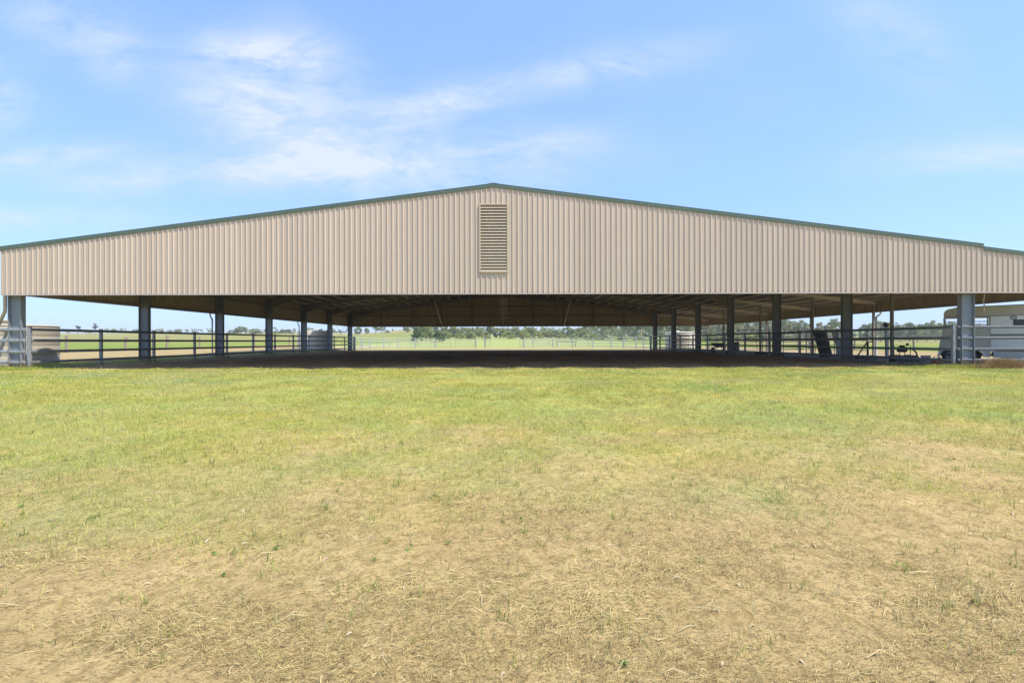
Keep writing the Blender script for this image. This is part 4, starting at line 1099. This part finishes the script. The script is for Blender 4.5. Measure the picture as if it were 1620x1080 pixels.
for q in BAYS[1:]:
    clump(-18.75+rng.normal()*.2, q+rng.normal()*.2, 0.45, 0.6, 500, 0.10, GREEN, [.25, .2, .35, .15, .05])
make_stuff('grass', parts, M['grass'], 'short patchy green and yellow grass in front of the shed', 'grass')
# dry brown weeds by the front-right column
parts = []
DRY = [(0.34,0.20,0.085),(0.46,0.31,0.14),(0.22,0.13,0.06),(0.40,0.34,0.14)]
clump(20.0, 17.25, 0.75, 0.16, 2600, 0.36, DRY, [.35, .3, .2, .15])
clump(19.5, 17.35, 0.28, 0.12, 1300, 0.52, DRY, [.35, .35, .15, .15])
clump(21.6, 17.0, 0.6, 0.18, 1100, 0.22, DRY, [.3, .3, .1, .3])
make_stuff('dry_weeds', parts, M['straw'], 'clump of dry brown weeds in front of the right column', 'weeds')
# straw and dead fibres lying on the soil
def fibres(x, y, L, W, ang, colr, arch):
    n = len(x); dx, dy = np.cos(ang)*L/2, np.sin(ang)*L/2
    nx_, ny_ = -np.sin(ang)*W/2, np.cos(ang)*W/2
    cv_ = rng.normal(size=n)*0.14*L
    pts = []
    for t in (-1.0, 0.0, 1.0):
        px = x+dx*t + (-np.sin(ang))*cv_*(1-t*t); py = y+dy*t + np.cos(ang)*cv_*(1-t*t)
        pz = ground_z(px, py) + 0.002 + arch*(1-t*t) + rng.uniform(0, 0.004, n)
        w = 1.0 if t == 0 else 0.55
        pts += [np.stack([px-nx_*w, py-ny_*w, pz], 1), np.stack([px+nx_*w, py+ny_*w, pz+W*0.25], 1)]
    co = np.stack(pts, 1).reshape(-1, 3); i = np.arange(n)*6
    loops = np.stack([i, i+1, i+3, i+2, i+2, i+3, i+5, i+4], 1).ravel()
    return co, loops, np.tile([4, 4], n), np.repeat(colr, 6, 0)
parts = []
STRAW = [(0.56,0.45,0.19),(0.42,0.33,0.13),(0.27,0.205,0.08),(0.135,0.10,0.045),(0.68,0.57,0.29)]
x, y = scatter(700000, 1.25, 11.5, power=0.85, side=2.2)
mat_ = sstep(0.47, 0.64, fbm(x*1.7, y*2.3, 131, 5))
bare = sstep(0.47, 0.60, fbm(x*0.55+11, y*0.75+4, 151, 4))*0.85
keep = rng.random(len(x)) < (0.10+0.90*mat_)*(1-0.70*grass_cover(x, y))*(1-bare)
x, y, mt = x[keep], y[keep], mat_[keep]; n = len(x)
ang = rng.normal(0.25, 0.75, n)
ang = np.where(rng.random(n) < 0.35, rng.uniform(0, np.pi, n), ang)
parts.append(fibres(x, y, rng.uniform(0.010, 0.046, n)*(1+1.0*(rng.random(n) < 0.07)), rng.uniform(0.0009, 0.0019, n)*np.clip(y/3, .8, 2.2), ang, palette(n, STRAW, [.19, .26, .27, .24, .04], 0.2), rng.uniform(0, 0.010, n)*(0.4+mt)))
# long pale stalks and husk-like leaves
x, y = scatter(260, 1.35, 6.5, power=0.9); n = len(x)
parts.append(fibres(x, y, rng.uniform(0.05, 0.14, n), rng.uniform(0.002, 0.0042, n), rng.normal(0.4, 0.8, n), palette(n, [(0.56,0.46,0.26),(0.50,0.39,0.20),(0.58,0.47,0.30)], [1, 1, .6]), rng.uniform(0.004, 0.02, n)))
x, y = scatter(240, 1.35, 6.0, power=0.9); n = len(x)
parts.append(fibres(x, y, rng.uniform(0.02, 0.045, n), rng.uniform(0.005, 0.010, n), rng.uniform(0, 3.14, n), palette(n, [(0.54,0.45,0.28),(0.45,0.35,0.19),(0.50,0.39,0.27)], [1, 1, .6]), rng.uniform(0.004, 0.012, n)))
# raked heaps of dead grass
for (hx, hy, sx, sy, nn) in ((-1.75, 2.25, 0.28, 0.10, 900), (0.95, 1.85, 0.16, 0.10, 700), (1.25, 2.15, 0.25, 0.12, 900), (-3.4, 3.4, 0.25, 0.1, 500), (2.6, 1.9, 0.3, 0.12, 800), (0.25, 2.0, 0.22, 0.1, 500), (3.1, 3.3, 0.4, 0.14, 600), (-0.6, 1.7, 0.25, .1, 500)):
    x = hx+rng.normal(size=nn)*sx; y = hy+rng.normal(size=nn)*sy; d = np.exp(-((x-hx)/sx)**2*0.5-((y-hy)/sy)**2*0.5)
    parts.append(fibres(x, y, rng.uniform(0.02, 0.085, nn), rng.uniform(0.0010, 0.0021, nn), rng.normal(0.35, 0.9, nn), palette(nn, STRAW, [.34, .28, .18, .10, .10], .2), rng.uniform(0, 0.030, nn)*d))
make_stuff('straw_litter', parts, M['straw'], 'dry straw fibres and husks strewn over the bare soil', 'straw')
# small broad-leaved weeds
wx, wy = scatter(170, 1.45, 9.0, power=1.2)
cen = np.stack([wx, wy, ground_z(wx, wy)+0.012], 1)
co, cl = leaf_cloud(cen, rng.uniform(0.008, 0.028, len(wx)), 11, 0.008, (0.19, 0.29, 0.065), 0.35, 77, flat=0.5)
o = bpy.data.objects.new('weeds', leaf_mesh('weeds', co, cl)); col.objects.link(o)
tag(o, 'small broad-leaved green weeds dotted over the bare soil', 'weeds', kind='stuff')

# ------------------------------------------------------------------ light and sky
SUN = Vector((0.44, -0.23, 0.87)).normalized()
EL = math.asin(SUN.z); AZM = math.atan2(SUN.x, SUN.y)
ld = bpy.data.lights.new('sun', 'SUN'); ld.energy = 3.7; ld.angle = R(0.53); ld.color = (1.0, 0.94, 0.83)
lo = bpy.data.objects.new('sun', ld); col.objects.link(lo); lo.rotation_euler = SUN.to_track_quat('Z', 'Y').to_euler(); lo.location = (10, -20, 60)
w = bpy.data.worlds.new('World'); scene.world = w; w.use_nodes = True
nt = w.node_tree; nt.nodes.clear()
class W_(NT):
    def __init__(self): self.t = nt
T = W_()
out = T.n('ShaderNodeOutputWorld'); bg = T.n('ShaderNodeBackground'); bg.inputs['Strength'].default_value = 0.15
sky = T.n('ShaderNodeTexSky', sky_type='NISHITA'); sky.sun_disc = False; sky.sun_elevation = EL; sky.sun_rotation = AZM
sky.air_density = 1.0; sky.dust_density = 0.8; sky.ozone_density = 1.6; sky.altitude = 50
tc = T.n('ShaderNodeTexCoord'); sp = T.n('ShaderNodeSeparateXYZ'); T.l(tc.outputs['Generated'], sp.inputs[0])
dy = math2(T, 'MAXIMUM', sp.outputs['Y'], 0.05)
u = math2(T, 'DIVIDE', sp.outputs['X'], dy); v = math2(T, 'DIVIDE', sp.outputs['Z'], dy)
cmb = T.n('ShaderNodeCombineXYZ'); T.l(u, cmb.inputs[0]); T.l(v, cmb.inputs[1])
uv = cmb.outputs[0]
def warped(scale, sx, sy, rot, detail, rough, seed, dist):
    mp = T.n('ShaderNodeMapping'); mp.inputs['Scale'].default_value = (sx, sy, 1); mp.inputs['Rotation'].default_value = (0, 0, rot); mp.inputs['Location'].default_value = (seed, seed*0.37, seed*1.7)
    T.l(uv, mp.inputs[0]); n = T.n('ShaderNodeTexNoise'); n.inputs['Scale'].default_value = scale; n.inputs['Detail'].default_value = detail; n.inputs['Roughness'].default_value = rough; n.inputs['Distortion'].default_value = dist
    T.l(mp.outputs[0], n.inputs['Vector']); return n.outputs['Fac']
def blob(px, py, sx, sy, amp, rot=0.0):
    u0, v0 = (px-803)/720, (540-py)/720; c, s = math.cos(rot), math.sin(rot)
    du = math2(T, 'SUBTRACT', u, u0); dv = math2(T, 'SUBTRACT', v, v0)
    a = math2(T, 'ADD', mult(T, du, c/(sx/720)), mult(T, dv, s/(sx/720)))
    b = math2(T, 'ADD', mult(T, du, -s/(sy/720)), mult(T, dv, c/(sy/720)))
    r2 = math2(T, 'ADD', math2(T, 'MULTIPLY', a, a), math2(T, 'MULTIPLY', b, b))
    return mult(T, math2(T, 'POWER', 2.71828, mult(T, r2, -1.0)), amp)
acc = None
for args in ((420, 180, 150, 60, 1.0, -0.35), (395, 85, 90, 32, .95, -0.15), (500, 95, 90, 50, .55, -0.6), (690, 165, 110, 30, .95, 0.22), (110, 40, 110, 45, .65, -0.3), (180, 105, 40, 28, .5, 0), (0, 160, 60, 60, .6, 0), (60, 250, 130, 20, .75, 0.12), (300, 275, 220, 26, .75, 0.05), (620, 265, 200, 48, .85, 0.0), (960, 105, 150, 28, .72, 0.18), (1540, 250, 170, 26, .65, 0.05), (1420, 60, 140, 55, .35, -0.7), (60, 345, 160, 22, .5, 0.0), (850, 240, 130, 42, .6, 0)):
    b = blob(*args); acc = b if acc is None else math2(T, 'ADD', acc, b)
n1 = warped(2.6, 1.0, 2.3, -0.28, 9, 0.62, 3.1, 0.9); n2 = warped(7.0, 1.0, 3.2, -0.4, 8, 0.65, 8.7, 1.2)
n3 = warped(19.0, 1.0, 2.6, -0.5, 8, 0.7, 5.3, 1.5)
nn = math2(T, 'ADD', math2(T, 'ADD', mult(T, n1, 0.60), mult(T, n2, 0.28)), mult(T, n3, 0.12))
shape = ramp(T, nn, 0.37, 0.59)
cov = mult(T, math2(T, 'MULTIPLY', math2(T, 'MINIMUM', acc, 1.15), shape), 1.05)
thin = mult(T, ramp(T, warped(1.6, 1.0, 2.0, 0.2, 7, 0.6, 1.3, 0.6), 0.45, 0.8), 0.08)
cov = math2(T, 'MINIMUM', math2(T, 'ADD', cov, thin), 0.9)
SKYTINT = (1.15, 1.63, 2.50)
gm = T.n('ShaderNodeGamma'); gm.inputs[1].default_value = 0.47; T.l(sky.outputs[0], gm.inputs[0])
sk = mixcol(T, 1.0, gm.outputs[0], SKYTINT, 'MULTIPLY')
CLOUD = (3.15, 3.45, 3.8)
k = mixcol(T, cov, sk, CLOUD)
T.l(k, bg.inputs['Color']); T.l(bg.outputs[0], out.inputs['Surface'])

# ------------------------------------------------------------------ air
m = MB(); m.box(-1600, 1600, -200, 2500, -2, 60)
T = NT('haze_air'); pv = T.n('ShaderNodeVolumePrincipled'); pv.inputs['Density'].default_value = 0.0004; pv.inputs['Color'].default_value = (0.96, 0.97, 1.0, 1)
T.l(pv.outputs[0], T.out.inputs['Volume'])
hz_ = m.build('haze', T.mat); tag(hz_, kind='stuff')

# ------------------------------------------------------------------ camera and render settings
cd = bpy.data.cameras.new('camera'); cd.lens = 16.0; cd.sensor_width = 36.0; cd.sensor_fit = 'HORIZONTAL'; cd.clip_end = 6000; cd.clip_start = 0.05
cam = bpy.data.objects.new('camera', cd); col.objects.link(cam)
cd.shift_x = 6.7/1620
rot = Matrix.Rotation(R(90), 4, 'X') @ Matrix.Rotation(R(-0.145), 4, 'Z')
cam.matrix_world = Matrix.Translation((CAMX, 0, EYE)) @ rot
scene.camera = cam
scene.view_settings.view_transform = 'Standard'; scene.view_settings.look = 'None'
scene.view_settings.exposure = 0.8; scene.view_settings.gamma = 1.0
scene.render.engine = 'CYCLES'
scene.cycles.use_denoising = True
scene.cycles.max_bounces = 8; scene.cycles.diffuse_bounces = 5; scene.cycles.glossy_bounces = 3; scene.cycles.transmission_bounces = 4
scene.cycles.use_adaptive_sampling = True; scene.cycles.adaptive_threshold = 0.01
